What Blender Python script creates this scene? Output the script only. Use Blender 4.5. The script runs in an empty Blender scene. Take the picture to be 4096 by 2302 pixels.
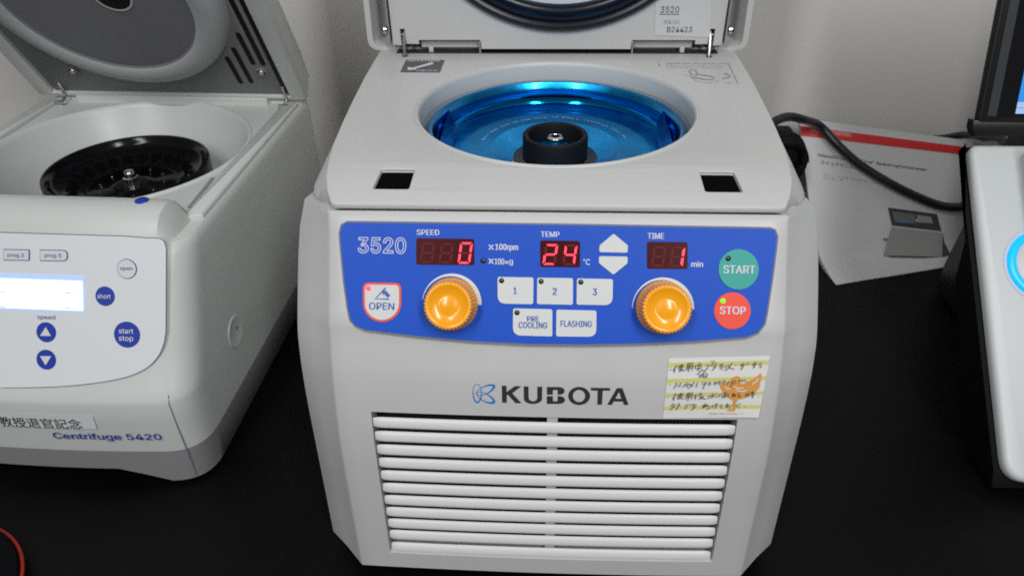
import bpy, bmesh, math, random
from mathutils import Vector, Matrix
V = Vector
sc = bpy.context.scene
COL = sc.collection
random.seed(4)

# ------------------------------------------------------------------ camera
CAM = V((-0.0037, -0.3102, 0.4257)); PITCH, YAW, ROLL, FPX = 33.6303, -3.0526, -0.8604, 3179.51
_p, _y, _r = (math.radians(a) for a in (PITCH, YAW, ROLL))
FWD = V((math.sin(_y) * math.cos(_p), math.cos(_y) * math.cos(_p), -math.sin(_p)))
_rt = V((math.cos(_y), -math.sin(_y), 0)); _up = _rt.cross(FWD)
RT = _rt * math.cos(_r) + _up * math.sin(_r); UP = _up * math.cos(_r) - _rt * math.sin(_r)
cd = bpy.data.cameras.new('camera'); cam = bpy.data.objects.new('camera', cd); COL.objects.link(cam)
cam.matrix_world = Matrix((RT, UP, -FWD)).transposed().to_4x4(); cam.location = CAM
cd.sensor_width = 36; cd.lens = FPX / 4096 * 36; cd.clip_start = 0.01; cd.clip_end = 50
cd.dof.use_dof = True; cd.dof.focus_distance = 0.44; cd.dof.aperture_fstop = 18
sc.camera = cam

# ------------------------------------------------------------------ light
w = bpy.data.worlds.new('World'); sc.world = w; w.use_nodes = True
nt = w.node_tree; bg = nt.nodes['Background']
# the room itself: a pale ceiling over darker walls and furniture
_tc = nt.nodes.new('ShaderNodeTexCoord'); _dp = nt.nodes.new('ShaderNodeVectorMath'); _dp.operation = 'DOT_PRODUCT'; _dp.inputs[1].default_value = (0, -0.25, 0.968)
_mr = nt.nodes.new('ShaderNodeMapRange'); _mr.inputs[1].default_value = 0.40; _mr.inputs[2].default_value = 1.0; _mr.inputs[3].default_value = 0.12; _mr.inputs[4].default_value = 0.34
nt.links.new(_tc.outputs['Generated'], _dp.inputs[0]); nt.links.new(_dp.outputs['Value'], _mr.inputs[0]); nt.links.new(_mr.outputs[0], bg.inputs[1])
bg.inputs[0].default_value = (0.95, 0.975, 1.0, 1)

def lamp(name, loc, aim, sx, sy, power, col=(0.985, 0.995, 1.0)):
    l = bpy.data.lights.new(name, 'AREA'); l.shape = 'RECTANGLE'; l.size = sx; l.size_y = sy
    l.energy = power; l.color = col
    o = bpy.data.objects.new(name, l); COL.objects.link(o); o.location = loc
    o.rotation_euler = (V(aim) - V(loc)).to_track_quat('-Z', 'Y').to_euler()
    return o
# two fluorescent ceiling tubes running towards the wall, one on either side of the photographer
lamp('fluorescent_tube', (-0.60, -1.30, 1.47), (-0.45, -0.90, 0), 0.22, 1.25, 16)
lamp('fluorescent_tube', (0.60, -1.30, 1.47), (0.45, -0.90, 0), 0.22, 1.25, 21)
vs = sc.view_settings
vs.view_transform = 'Standard'; vs.look = 'None'; vs.exposure = 0; vs.gamma = 1; vs.use_curve_mapping = False

# ------------------------------------------------------------------ materials
def lin(c):
    return tuple((x / 255 / 12.92) if x / 255 <= 0.04045 else ((x / 255 + 0.055) / 1.055) ** 2.4 for x in c)
MATS = {}
def mat(name, col, rough=0.45, metal=0.0, bump=0.0, bscale=900, mottle=0.0, mscale=6, emit=None, estr=1.0, coat=0.0, spec=0.5, aniso=0):
    m = bpy.data.materials.new(name); m.use_nodes = True; t = m.node_tree; b = t.nodes['Principled BSDF']
    b.inputs['Base Color'].default_value = (*col, 1); b.inputs['Roughness'].default_value = rough
    b.inputs['Metallic'].default_value = metal; b.inputs['Specular IOR Level'].default_value = spec
    b.inputs['Coat Weight'].default_value = coat
    tc = t.nodes.new('ShaderNodeTexCoord')
    if aniso: b.inputs['Anisotropic'].default_value = aniso
    if mottle:
        n = t.nodes.new('ShaderNodeTexNoise'); n.inputs['Scale'].default_value = mscale; n.inputs['Detail'].default_value = 5
        t.links.new(tc.outputs['Object'], n.inputs['Vector'])
        r = t.nodes.new('ShaderNodeMapRange'); r.inputs[1].default_value = 0.3; r.inputs[2].default_value = 0.7
        r.inputs[3].default_value = 1 - mottle; r.inputs[4].default_value = 1 + mottle * 0.5
        t.links.new(n.outputs['Fac'], r.inputs[0])
        mx = t.nodes.new('ShaderNodeVectorMath'); mx.operation = 'SCALE'; mx.inputs[0].default_value = col
        t.links.new(r.outputs[0], mx.inputs['Scale']); t.links.new(mx.outputs[0], b.inputs['Base Color'])
        r2 = t.nodes.new('ShaderNodeMapRange'); r2.inputs[1].default_value = 0.3; r2.inputs[2].default_value = 0.7
        r2.inputs[3].default_value = max(0.02, rough - 0.08); r2.inputs[4].default_value = rough + 0.08
        t.links.new(n.outputs['Fac'], r2.inputs[0]); t.links.new(r2.outputs[0], b.inputs['Roughness'])
    if bump:
        n2 = t.nodes.new('ShaderNodeTexNoise'); n2.inputs['Scale'].default_value = bscale; n2.inputs['Detail'].default_value = 2
        t.links.new(tc.outputs['Object'], n2.inputs['Vector'])
        bp = t.nodes.new('ShaderNodeBump'); bp.inputs['Strength'].default_value = bump; bp.inputs['Distance'].default_value = 0.001
        t.links.new(n2.outputs['Fac'], bp.inputs['Height']); t.links.new(bp.outputs[0], b.inputs['Normal'])
    if emit:
        b.inputs['Emission Color'].default_value = (*emit, 1); b.inputs['Emission Strength'].default_value = estr
    MATS[name] = m; return m

mat('wall_paint', (0.72, 0.695, 0.66), 0.85, bump=0.15, bscale=350, mottle=0.03, mscale=3)
mat('bench_laminate', (0.0026, 0.0025, 0.0029), 0.40, bump=0.3, bscale=700, mottle=0.35, mscale=9, spec=0.13)
mat('white_plastic', (0.545, 0.545, 0.532), 0.42, bump=0.10, bscale=1100, mottle=0.02, mscale=14)
mat('white_trim', (0.67, 0.67, 0.66), 0.38, bump=0.05)
mat('cool_plastic', (0.49, 0.505, 0.52), 0.4)
mat('greenish_plastic', (0.575, 0.595, 0.57), 0.36, bump=0.08, bscale=1100, mottle=0.02, mscale=14)
mat('panel_film', (0.69, 0.71, 0.72), 0.42, bump=0.05)
mat('grey_base', (0.25, 0.25, 0.255), 0.5, bump=0.1)
mat('blue_film', (0.0, 0.074, 0.54), 0.45, bump=0.12, bscale=1300, spec=0.28)
mat('seam_grey', (0.17, 0.17, 0.20), 0.6)
mat('pale_print', (0.66, 0.68, 0.76), 0.5)
mat('button_white', (0.64, 0.655, 0.64), 0.45, bump=0.04)
mat('button_blue_print', lin((38, 82, 175)), 0.5)
mat('orange_trim', lin((238, 74, 40)), 0.45)
mat('green_button', lin((22, 160, 146)), 0.45)
mat('red_button', lin((240, 66, 36)), 0.45)
mat('orange_knob', lin((252, 168, 20)), 0.2, coat=0.12)
mat('led_off', (0.012, 0.022, 0.012), 0.2)
mat('led_red', (0.5, 0.03, 0.04), 0.3, emit=(1, 0.12, 0.16), estr=0.9)
mat('led_green', (0.1, 0.5, 0.02), 0.3, emit=(0.22, 1, 0.02), estr=0.75)
mat('display_window', (0.060, 0.0025, 0.004), 0.3, spec=0.12)  # base red raised to carry the glow spilling from lit digits
mat('segment_off', (0.125, 0.005, 0.008), 0.5, spec=0.2)
mat('segment_lit', (0.5, 0.02, 0.05), 0.4, emit=(1, 0.035, 0.085), estr=1.35)
mat('black_plastic', (0.010, 0.010, 0.011), 0.35)
mat('dead_black', (0.003, 0.003, 0.003), 0.6, spec=0.15)
mat('matte_black', (0.004, 0.004, 0.0045), 0.6, spec=0.25)
mat('black_rubber', (0.012, 0.013, 0.017), 0.33, mottle=0.2, mscale=40)
mat('black_anodised', (0.003, 0.003, 0.004), 0.14, spec=0.22)
mat('hole_black', (0.002, 0.002, 0.002), 0.9, spec=0.05)
mat('chrome', (0.72, 0.71, 0.69), 0.16, metal=1)
mat('dull_steel', (0.50, 0.47, 0.45), 0.3, metal=1)
mat('blue_anodised', (0.008, 0.31, 0.70), 0.24, metal=1, mottle=0.06, mscale=70)
mat('blue_anodised_gloss', (0.006, 0.26, 0.62), 0.10, metal=1)
mat('blue_anodised_satin', (0.010, 0.32, 0.70), 0.36, metal=1, mottle=0.06, mscale=70)
mat('well_shade', (0.03, 0.03, 0.032), 0.7)  # painted shade for the gap below the lid
mat('rotor_print', (0.35, 0.55, 0.75), 0.5)
mat('logo_black', (0.030, 0.028, 0.030), 0.5)
mat('logo_blue', lin((0, 118, 205)), 0.45)
mat('label_grey', (0.10, 0.10, 0.115), 0.5)
mat('faint_print', (0.40, 0.40, 0.40), 0.5)
mat('dark_print', (0.07, 0.07, 0.08), 0.5)
mat('clear_label', (0.575, 0.585, 0.59), 0.25)
mat('strip_label', (0.66, 0.675, 0.69), 0.35)
mat('lid_window', (0.80, 0.83, 0.87), 0.15, metal=0.2)
mat('deep_blue_rubber', (0.003, 0.005, 0.014), 0.25, spec=0.3)
mat('paper', (0.74, 0.735, 0.71), 0.75, mottle=0.02, mscale=30)
mat('paper_yellow', lin((212, 202, 128)), 0.75)
mat('paper_orange', lin((220, 155, 72)), 0.75)
mat('paper_peach', (0.66, 0.45, 0.33), 0.75)
mat('ink', (0.035, 0.035, 0.045), 0.5)
mat('eppi_blue', lin((30, 58, 160)), 0.45)
mat('eppi_print', lin((95, 108, 165)), 0.5)
mat('lid_grey', (0.19, 0.19, 0.195), 0.55, bump=0.1)
mat('lid_disc', (0.165, 0.165, 0.175), 0.6, bump=0.2, bscale=600)
mat('lid_ring', (0.40, 0.41, 0.42), 0.5)
mat('lcd', (0.6, 0.7, 0.8), 0.3, emit=(0.86, 0.94, 1.0), estr=1.25)
mat('lcd_edge', (0.3, 0.4, 0.7), 0.3, emit=(0.33, 0.45, 0.80), estr=0.7)
mat('device_white', (0.61, 0.635, 0.635), 0.4, bump=0.03)
mat('ring_glow', (0.0, 0.2, 0.6), 0.3, emit=(0.0, 0.30, 1.0), estr=1.5)
mat('screen_glass', (0.006, 0.006, 0.008), 0.08)
mat('bezel_grey', (0.045, 0.05, 0.053), 0.3)
mat('screen_blue', (0.02, 0.15, 0.4), 0.2, emit=(0.02, 0.22, 0.62), estr=0.9)
mat('screen_pale', (0.2, 0.3, 0.5), 0.2, emit=(0.30, 0.42, 0.66), estr=0.8)
mat('paper_cover', (0.60, 0.59, 0.60), 0.55, mottle=0.02, mscale=20)
mat('cover_red', lin((205, 42, 40)), 0.5)
mat('cover_red_print', lin((232, 150, 145)), 0.5)
mat('photo_dark', (0.05, 0.05, 0.055), 0.5)
mat('photo_mid', (0.15, 0.15, 0.15), 0.5)
mat('photo_light', (0.30, 0.30, 0.285), 0.5)
mat('photo_blue', (0.10, 0.17, 0.42), 0.5)
mat('red_piping', lin((150, 32, 16)), 0.5)
mat('black_fabric', (0.003, 0.003, 0.004), 0.8, bump=0.5, bscale=900, spec=0.08)
for _n, _rg in (('blue_anodised', .24), ('blue_anodised_satin', .36)):
    _t = MATS[_n].node_tree; _b = _t.nodes['Principled BSDF']; _g = _t.nodes.new('ShaderNodeTangent'); _g.direction_type = 'RADIAL'; _g.axis = 'Z'
    _t.links.new(_g.outputs[0], _b.inputs['Tangent']); _b.inputs['Anisotropic'].default_value = .6; _b.inputs['Coat Weight'].default_value = .35 if _n == 'blue_anodised' else .1; _b.inputs['Coat Roughness'].default_value = .12
# fine fin mesh behind the grille
def mesh_mat():
    m = bpy.data.materials.new('fin_mesh'); m.use_nodes = True; t = m.node_tree; b = t.nodes['Principled BSDF']
    tc = t.nodes.new('ShaderNodeTexCoord'); wv = t.nodes.new('ShaderNodeTexWave'); wv.bands_direction = 'X'
    wv.inputs['Scale'].default_value = 170; t.links.new(tc.outputs['Object'], wv.inputs['Vector'])
    r = t.nodes.new('ShaderNodeMapRange'); r.inputs[1].default_value = 0.35; r.inputs[2].default_value = 0.75
    r.inputs[3].default_value = 0.002; r.inputs[4].default_value = 0.022
    t.links.new(wv.outputs['Fac'], r.inputs[0]); t.links.new(r.outputs[0], b.inputs['Base Color'])
    b.inputs['Roughness'].default_value = 0.5; MATS['fin_mesh'] = m
mesh_mat()

# ------------------------------------------------------------------ helpers
try:                                           # Blender's own bundled sans; the built-in font otherwise
    import os
    SANS = bpy.data.fonts.load(os.path.join(bpy.utils.system_resource('DATAFILES', path='fonts'), 'Inter.woff2'))
except Exception:
    SANS = None

def D(x, y): return (x * 1.5901, y * 1.5901)
def crop(x0, y0, s): return lambda x, y: (x0 + x * s, y0 + y * s)
c1 = crop(0, 0, .5869); c3 = crop(1200, 0, .7764); c4 = crop(1300, 850, .7376); c5 = crop(1150, 1400, .81522)
c7 = crop(1400, 0, .23483); c8 = crop(2500, 0, .23483); cn = crop(2600, 1400, .21351); ck = crop(1860, 1500, .27174)
cm = crop(3150, 480, .46268); ce = crop(0, 900, .48343); cl = crop(0, 1600, .27174); ct = crop(3600, 0, .48343)

def ray(uv):
    return (FWD + RT * ((uv[0] - 2048) / FPX) - UP * ((uv[1] - 1151) / FPX))
def on_axis(uv, ax, val):
    d = ray(uv); return CAM + d * ((val - CAM[ax]) / d[ax])

class Frame:
    """a flat working plane: origin, across, up, outward normal"""
    def __init__(s, o, u, v):
        s.o = V(o); s.u = V(u).normalized(); s.v = V(v).normalized(); s.n = s.u.cross(s.v).normalized()
    def pt(s, a, b, w=0): return s.o + s.u * a + s.v * b + s.n * w
    def at(s, uv):
        d = ray(uv); p = CAM + d * (((s.o - CAM).dot(s.n)) / d.dot(s.n)) - s.o
        return (p.dot(s.u), p.dot(s.v))
    def off(s, w): return Frame(s.pt(0, 0, w), s.u, s.v)

class MB:
    """collects shapes and links them as ONE mesh object"""
    def __init__(s): s.v = []; s.f = []; s.m = []; s.mats = []
    def add(s, vs_, fs, m):
        if m not in s.mats: s.mats.append(m)
        k = s.mats.index(m); n = len(s.v); s.v += [tuple(p) for p in vs_]
        for f in fs: s.f.append([n + i for i in f]); s.m.append(k)
        return s
    def poly(s, fr, pts, m, w=0.0003): return s.add([fr.pt(a, b, w) for a, b in pts], [list(range(len(pts)))], m)
    def prism(s, fr, pts, w0, w1, m, ch=0.0, mside=None):
        n = len(pts); ar = sum(pts[i][0] * pts[(i + 1) % n][1] - pts[(i + 1) % n][0] * pts[i][1] for i in range(n))
        if ar < 0: pts = pts[::-1]
        rings = [(pts, w0)]
        if ch:
            ins = inset(pts, ch * .35); ins2 = inset(pts, ch)
            rings += [(pts, w1 - ch), (ins, w1 - ch * .35), (ins2, w1)]
        else: rings += [(pts, w1)]
        vs_ = [fr.pt(a, b, ww) for r, ww in rings for a, b in r]; fs = []
        for k in range(len(rings) - 1):
            for i in range(n): j = (i + 1) % n; fs.append([k * n + i, k * n + j, (k + 1) * n + j, (k + 1) * n + i])
        s.add(vs_, fs, mside or m)
        s.add([fr.pt(a, b, rings[-1][1]) for a, b in rings[-1][0]], [list(range(n))], m)
        s.add([fr.pt(a, b, w0) for a, b in pts], [list(range(n))[::-1]], mside or m); return s
    def fill(s, fr, loops, m, w=0.0, ext=0.0, bev=0.0):
        c = bpy.data.curves.new('tmp', 'CURVE'); c.dimensions = '2D'; c.fill_mode = 'BOTH'; c.extrude = ext; c.bevel_depth = bev; c.bevel_resolution = 2; c.offset = -bev
        for lp in loops:
            sp = c.splines.new('POLY'); sp.points.add(len(lp) - 1); sp.use_cyclic_u = True
            for p, (a, b) in zip(sp.points, lp): p.co = (a, b, 0, 1)
        return s.curve(fr, c, m, w)
    def curve(s, fr, c, m, w, tf=None):
        o = bpy.data.objects.new('tmp', c); COL.objects.link(o); dg = bpy.context.evaluated_depsgraph_get()
        me = bpy.data.meshes.new_from_object(o.evaluated_get(dg)); bpy.data.objects.remove(o); bpy.data.curves.remove(c)
        co = [v.co.copy() for v in me.vertices]; fs = [list(p.vertices) for p in me.polygons]
        bpy.data.meshes.remove(me)
        if tf: co = tf(co)
        return s.add([fr.pt(p.x, p.y, p.z + w) for p in co], fs, m)
    def text(s, fr, body, box, m, bold=0.0, w=0.0004, hollow=0.0, shear=0.0):
        (x0, y0), (x1, y1) = box; xm, ym = (x0 + x1) / 2, (y0 + y1) / 2
        a0, _ = fr.at((x0, ym)); a1, _ = fr.at((x1, ym)); _, b1 = fr.at((xm, y0)); _, b0 = fr.at((xm, y1))
        sl = (fr.at((x1, ym))[1] - fr.at((x0, ym))[1])
        if bold > .012:
            d_ = (a1 - a0) * .0
            ht_ = abs(b1 - b0) * bold * 1.15
            for kk, dx in enumerate((-ht_, -ht_ * .5, 0, ht_ * .5, ht_)):
                s._text(fr, body, a0 + ht_ + dx, a1 - ht_ + dx, b0, b1, m, 0, w + kk * .00003, hollow, shear)
            return s
        return s._text(fr, body, a0, a1, b0, b1, m, bold, w, hollow, shear)
    def _text(s, fr, body, a0, a1, b0, b1, m, bold, w, hollow, shear):
        c = bpy.data.curves.new('tmp', 'FONT'); c.body = body; c.offset = bold; c.shear = shear
        if SANS and body.isascii(): c.font = SANS
        c.resolution_u = 3
        if hollow: c.fill_mode = 'NONE'; c.bevel_depth = hollow; c.bevel_resolution = 0
        def tf(co):
            xa = min(p.x for p in co); xb = max(p.x for p in co); ya = min(p.y for p in co); yb = max(p.y for p in co)
            return [V((a0 + (p.x - xa) / (xb - xa) * (a1 - a0), b0 + (p.y - ya) / (yb - ya) * (b1 - b0), p.z * 0.004)) for p in co]
        return s.curve(fr, c, m, w, tf)
    def lathe(s, fr, prof, m, n=64, c=(0, 0), rmod=None, a0=0, a1=2 * math.pi):
        full = abs(a1 - a0 - 2 * math.pi) < 1e-6; vs_ = []
        cols = n if full else n + 1
        for i in range(cols):
            t = a0 + (a1 - a0) * i / n
            for k, (r, h) in enumerate(prof):
                rr = r * (rmod(i, k) if rmod else 1)
                vs_.append(fr.pt(c[0] + rr * math.cos(t), c[1] + rr * math.sin(t), h))
        L = len(prof); fs = []
        for i in range(n):
            j = (i + 1) % cols
            for k in range(L - 1):
                q = [i * L + k, j * L + k, j * L + k + 1, i * L + k + 1]
                if prof[k][0] == 0: q = [i * L + k, j * L + k + 1, i * L + k + 1]
                elif prof[k + 1][0] == 0: q = [i * L + k, j * L + k, i * L + k + 1]
                fs.append(q)
        return s.add(vs_, fs, m)
    def tube(s, pts, r, m, n=10, closed=False):
        pts = [V(p) for p in pts]; N = len(pts); vs_ = []; prev = None
        for i, p in enumerate(pts):
            t = (pts[(i + 1) % N] - pts[i - 1]) if closed else (pts[min(i + 1, N - 1)] - pts[max(i - 1, 0)])
            t.normalize()
            if prev is None: a = t.orthogonal().normalized()
            else:
                a = prev - t * prev.dot(t); a.normalize()
            prev = a; b = t.cross(a)
            rr = r[i] if isinstance(r, (list, tuple)) else r
            for k in range(n):
                q = 2 * math.pi * k / n; vs_.append(p + a * (rr * math.cos(q)) + b * (rr * math.sin(q)))
        fs = []
        for i in range(N if closed else N - 1):
            j = (i + 1) % N
            for k in range(n): l = (k + 1) % n; fs.append([i * n + k, i * n + l, j * n + l, j * n + k])
        if not closed: fs += [list(range(n))[::-1], [(N - 1) * n + k for k in range(n)]]
        return s.add(vs_, fs, m)
    def stroke(s, fr, pts, wd, m, w=0.0005):
        """a flat pen line on a plane"""
        P_ = [V((a, b)) for a, b in pts]; N = len(P_); L = []; R_ = []
        for i in range(N):
            t = (P_[min(i + 1, N - 1)] - P_[max(i - 1, 0)])
            if t.length == 0: t = V((1, 0))
            t.normalize(); q = V((-t.y, t.x)) * wd / 2
            L.append(P_[i] + q); R_.append(P_[i] - q)
        return s.add([fr.pt(p.x, p.y, w) for p in L + R_], [[N + i, N + i + 1, i + 1, i] for i in range(N - 1)], m)
    def box(s, lo, hi, m, fr=None):
        P_ = [(x, y, z) for x in (lo[0], hi[0]) for y in (lo[1], hi[1]) for z in (lo[2], hi[2])]
        if fr: P_ = [fr.pt(*p) for p in P_]
        return s.add(P_, [[0, 1, 3, 2], [4, 6, 7, 5], [0, 4, 5, 1], [2, 3, 7, 6], [0, 2, 6, 4], [1, 5, 7, 3]], m)
    def grid(s, rows, m, closed=False):
        L = len(rows[0]); vs_ = [p for r in rows for p in r]; fs = []
        for i in range(len(rows) - 1):
            for k in range(L if closed else L - 1): l = (k + 1) % L; fs.append([i * L + k, i * L + l, (i + 1) * L + l, (i + 1) * L + k])
        return s.add(vs_, fs, m)
    def build(s, name, parent=None, bevel=0.0, sharp=35, smooth=True, seg=2, recalc=True, label=None, cuts=(), warp=None):
        me = bpy.data.meshes.new(name); me.from_pydata(s.v, [], s.f)
        for m in s.mats: me.materials.append(MATS[m])
        me.polygons.foreach_set('material_index', s.m); me.update()
        bm = bmesh.new(); bm.from_mesh(me); bmesh.ops.remove_doubles(bm, verts=bm.verts, dist=1e-6)
        for cy in cuts: bmesh.ops.bisect_plane(bm, geom=bm.verts[:] + bm.edges[:] + bm.faces[:], dist=1e-6, plane_co=(0, cy, 0), plane_no=(0, 1, 0))
        if warp:
            for q in bm.verts: q.co = warp(q.co)
        if recalc: bmesh.ops.recalc_face_normals(bm, faces=bm.faces)
        bm.to_mesh(me); bm.free()
        if smooth:
            me.polygons.foreach_set('use_smooth', [True] * len(me.polygons)); me.set_sharp_from_angle(angle=math.radians(sharp))
        o = bpy.data.objects.new(name, me); COL.objects.link(o)
        if parent is not None:
            o.parent = parent; o.matrix_parent_inverse = WORLD_OF(parent).inverted()
        if bevel:
            b = o.modifiers.new('Bevel', 'BEVEL'); b.width = bevel; b.segments = seg; b.limit_method = 'ANGLE'; b.angle_limit = math.radians(40); b.harden_normals = False
        if label: o['label'] = label
        return o

def WORLD_OF(o):
    return Matrix.Translation(o.location) if o.type == 'EMPTY' else Matrix.Identity(4)
def inset(pts, d):
    n = len(pts); out = []
    for i in range(n):
        p = V(pts[i]); a = V(pts[i - 1]); b = V(pts[(i + 1) % n])
        e1 = (p - a); e2 = (b - p)
        if e1.length < 1e-9 or e2.length < 1e-9: out.append(tuple(p)); continue
        e1.normalize(); e2.normalize(); n1 = V((-e1.y, e1.x)); n2 = V((-e2.y, e2.x)); q = n1 + n2
        if q.length < 1e-6: q = n1
        q = q / max(0.3, q.length_squared) * 2 if q.length_squared else n1
        out.append(tuple(p + q * d))
    return out
def rpoly(pts, rad, n=5):
    """polygon with rounded corners; rad is one radius or a list"""
    out = []; N = len(pts)
    for i in range(N):
        r = rad[i] if isinstance(rad, (list, tuple)) else rad
        p = V(pts[i]); a = (V(pts[i - 1]) - p); b = (V(pts[(i + 1) % N]) - p)
        if r <= 0: out.append(tuple(p)); continue
        la, lb = a.length, b.length; a.normalize(); b.normalize()
        ang = a.angle(b); t = min(r / math.tan(ang / 2), la * .49, lb * .49)
        for k in range(n + 1):
            q = k / n; out.append(tuple((p + a * t) * (1 - q) ** 2 + p * 2 * q * (1 - q) + (p + b * t) * q ** 2))
    return out
def circ(c, r, n=32, r2=None): return [(c[0] + r * math.cos(2 * math.pi * i / n), c[1] + (r2 or r) * math.sin(2 * math.pi * i / n)) for i in range(n)]
def lerp(tab, x):
    if x <= tab[0][0]: return tab[0][1]
    for (a, b), (c, d) in zip(tab, tab[1:]):
        if x <= c: return b + (d - b) * (x - a) / (c - a)
    return tab[-1][1]
def spline(pts, n=8):
    pts = [V(p) for p in pts]; out = []
    for i in range(len(pts) - 1):
        p0 = pts[max(i - 1, 0)]; p1 = pts[i]; p2 = pts[i + 1]; p3 = pts[min(i + 2, len(pts) - 1)]
        for k in range(n):
            t = k / n
            out.append(0.5 * ((2 * p1) + (p2 - p0) * t + (2 * p0 - 5 * p1 + 4 * p2 - p3) * t * t + (3 * p1 - p0 - 3 * p2 + p3) * t ** 3))
    out.append(pts[-1]); return out
def thing(name, loc, label, cat, group=None):
    e = bpy.data.objects.new(name, None); COL.objects.link(e); e.location = loc; e.empty_display_size = .05
    return tag(e, label, cat, group)
def tag(o, label, cat, group=None):
    o['label'] = label; o['category'] = cat
    if group: o['group'] = group
    return o
def struct(o, label=None):
    o['kind'] = 'structure'; return o

# ================================================================== setting
WALL_Y = 0.50
b = MB(); b.box((-1.6, -0.34, -0.032), (1.6, WALL_Y, 0.0), 'bench_laminate')
bench = struct(b.build('bench_top', bevel=0.003)); bench['label'] = 'matt black laboratory bench top under all the machines'; bench['category'] = 'bench'
b = MB(); b.box((-1.6, WALL_Y, -0.9), (1.6, WALL_Y + 0.05, 1.6), 'wall_paint')
wl = struct(b.build('wall')); wl['label'] = 'plain off-white painted wall behind the bench'; wl['category'] = 'wall'

# ================================================================== centre machine
K = thing('centrifuge', (0, 0.15, 0), 'white centrifuge with blue control panel, two orange knobs and a blue rotor', 'centrifuge', None)
ZT = 0.2451                                   # deck height
PLATE = [(.012, 0), (.11, .0008), (.125, .0022), (.14, .0045), (.15, .0064), (.158, .0082), (.166, .0105), (.173, .0128), (.18, .0150), (.1843, .0159), (.2327, .0458)]
SIDE = [(.012, .0245), (.115, .0255), (.13, .0262), (.148, .0278), (.164, .0312), (.172, .0350), (.18, .0400), (.19, .0465), (.2, .0535), (.2075, .059), (.215, .0665), (.222, .0805)]
def front_y(x, z):
    k = 1 if z < .16 else max(0, 1 - (z - .16) / .02)
    return lerp(PLATE, z) - .002 * max(0, 1 - (x / .116) ** 2) * k
class Front:
    """the curved lower front of the machine; a = across, b = height"""
    def pt(s, a, b, w=0): return V((a, front_y(a, b) - w, b + w * .15))
    def at(s, uv):
        y = 0.0
        for _ in range(8):
            p = on_axis(uv, 1, y); y = front_y(p.x, p.z)
        return (p.x, p.z)
FR = Front()
PV = V((0, .0299, .0484)).normalized()
PF = Frame((0, .0159, .1843), (1, 0, 0), PV)          # tilted control panel plane

# ---- front cover with the vent opening
VX, VZ0, VZ1 = .0969, .0251, .1362
zs = [.012, .0135, VZ0] + [VZ0 + (VZ1 - VZ0) * i / 6 for i in range(1, 7)] + [.145, .15, .154, .158, .162, .166, .17, .174, .178, .1815, .1843, .19, .2, .212, .224, .2312, .2327]
xs = [-.1152, -.107] + [-VX + 2 * VX * i / 16 for i in range(17)] + [.107, .1152]
rows = []
for i, z in enumerate(zs):
    f = (z - .012) / (.2327 - .012); zo = .012 + f ** 1.0 * (.222 - .012)
    yo = lerp(SIDE, zo); yp = front_y(.1152, z)
    top = .0012 if z == zs[-1] else 0
    r = []
    for sgn in (-1, 1):
        L = [V((sgn * .1300, yo + .022, zo - .004 * f ** 6)), V((sgn * .1375, yo + .0085, zo - .002 * f ** 6)), V((sgn * .1398, yo + .0035, zo - .0004 * f)), V((sgn * .1401, yo + .0018, zo)), V((sgn * .1394, yo + .0002, zo)),
             V((sgn * .128, (yo + yp) / 2 + .0015, (zo + z) / 2)), V((sgn * .1176, yp + .0024, z - .0003)), V((sgn * .1164, yp + .0009, z - .0001))]
        if sgn < 0: r += L; r += [V((x, front_y(x, z) + top, z)) for x in xs]
        else: r += L[::-1]
    rows.append(r)
b = MB(); L = len(rows[0]); vv = [p for r in rows for p in r]; fs = []
for i in range(len(rows) - 1):
    for k in range(L - 1):
        xa, xb = vv[i * L + k].x, vv[i * L + k + 1].x
        if xa > -VX - 1e-5 and xb < VX + 1e-5 and zs[i] > VZ0 - 1e-5 and zs[i + 1] < VZ1 + 1e-5: continue
        fs.append([i * L + k, i * L + k + 1, (i + 1) * L + k + 1, (i + 1) * L + k])
b.add(vv, fs, 'white_plastic')
# returns of the opening
def vent_edge(pts, m='white_plastic'):
    b.grid([pts, [p + V((0, .012, 0)) for p in pts]], m)
xg = [-VX + 2 * VX * i / 16 for i in range(17)]; zg = [VZ0 + (VZ1 - VZ0) * i / 6 for i in range(7)]
vent_edge([V((x, front_y(x, VZ0), VZ0)) for x in xg]); vent_edge([V((x, front_y(x, VZ1), VZ1)) for x in xg])
for sx in (-VX, VX): vent_edge([V((sx, front_y(sx, z), z)) for z in zg])
# top ledge running back under the deck, underside
def inward(p):
    a = abs(p.x); sg = 1 if p.x > 0 else -1
    if a > .1165: f = min(1, (a - .1165) / .023); return V((sg * (.1175 + .0125 * f), .0535 + .021 * f, .2335 - .0015 * f))
    return V((p.x * .98, .0520, .2312))
tops = [p + V((0, .0012, .0006)) if abs(p.x) < .1165 else p + V((0, .0006, .0002)) for p in rows[-1]]
b.grid([rows[-1], tops, [inward(p) for p in rows[-1]], [inward(p) + V((0, .02, -.004)) for p in rows[-1]]], 'white_plastic')
b.grid([rows[0], [V((p.x * .97, max(p.y + .002, .03), .013)) for p in rows[0]]], 'white_plastic')
b.build('front_cover', K, sharp=50)

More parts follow.
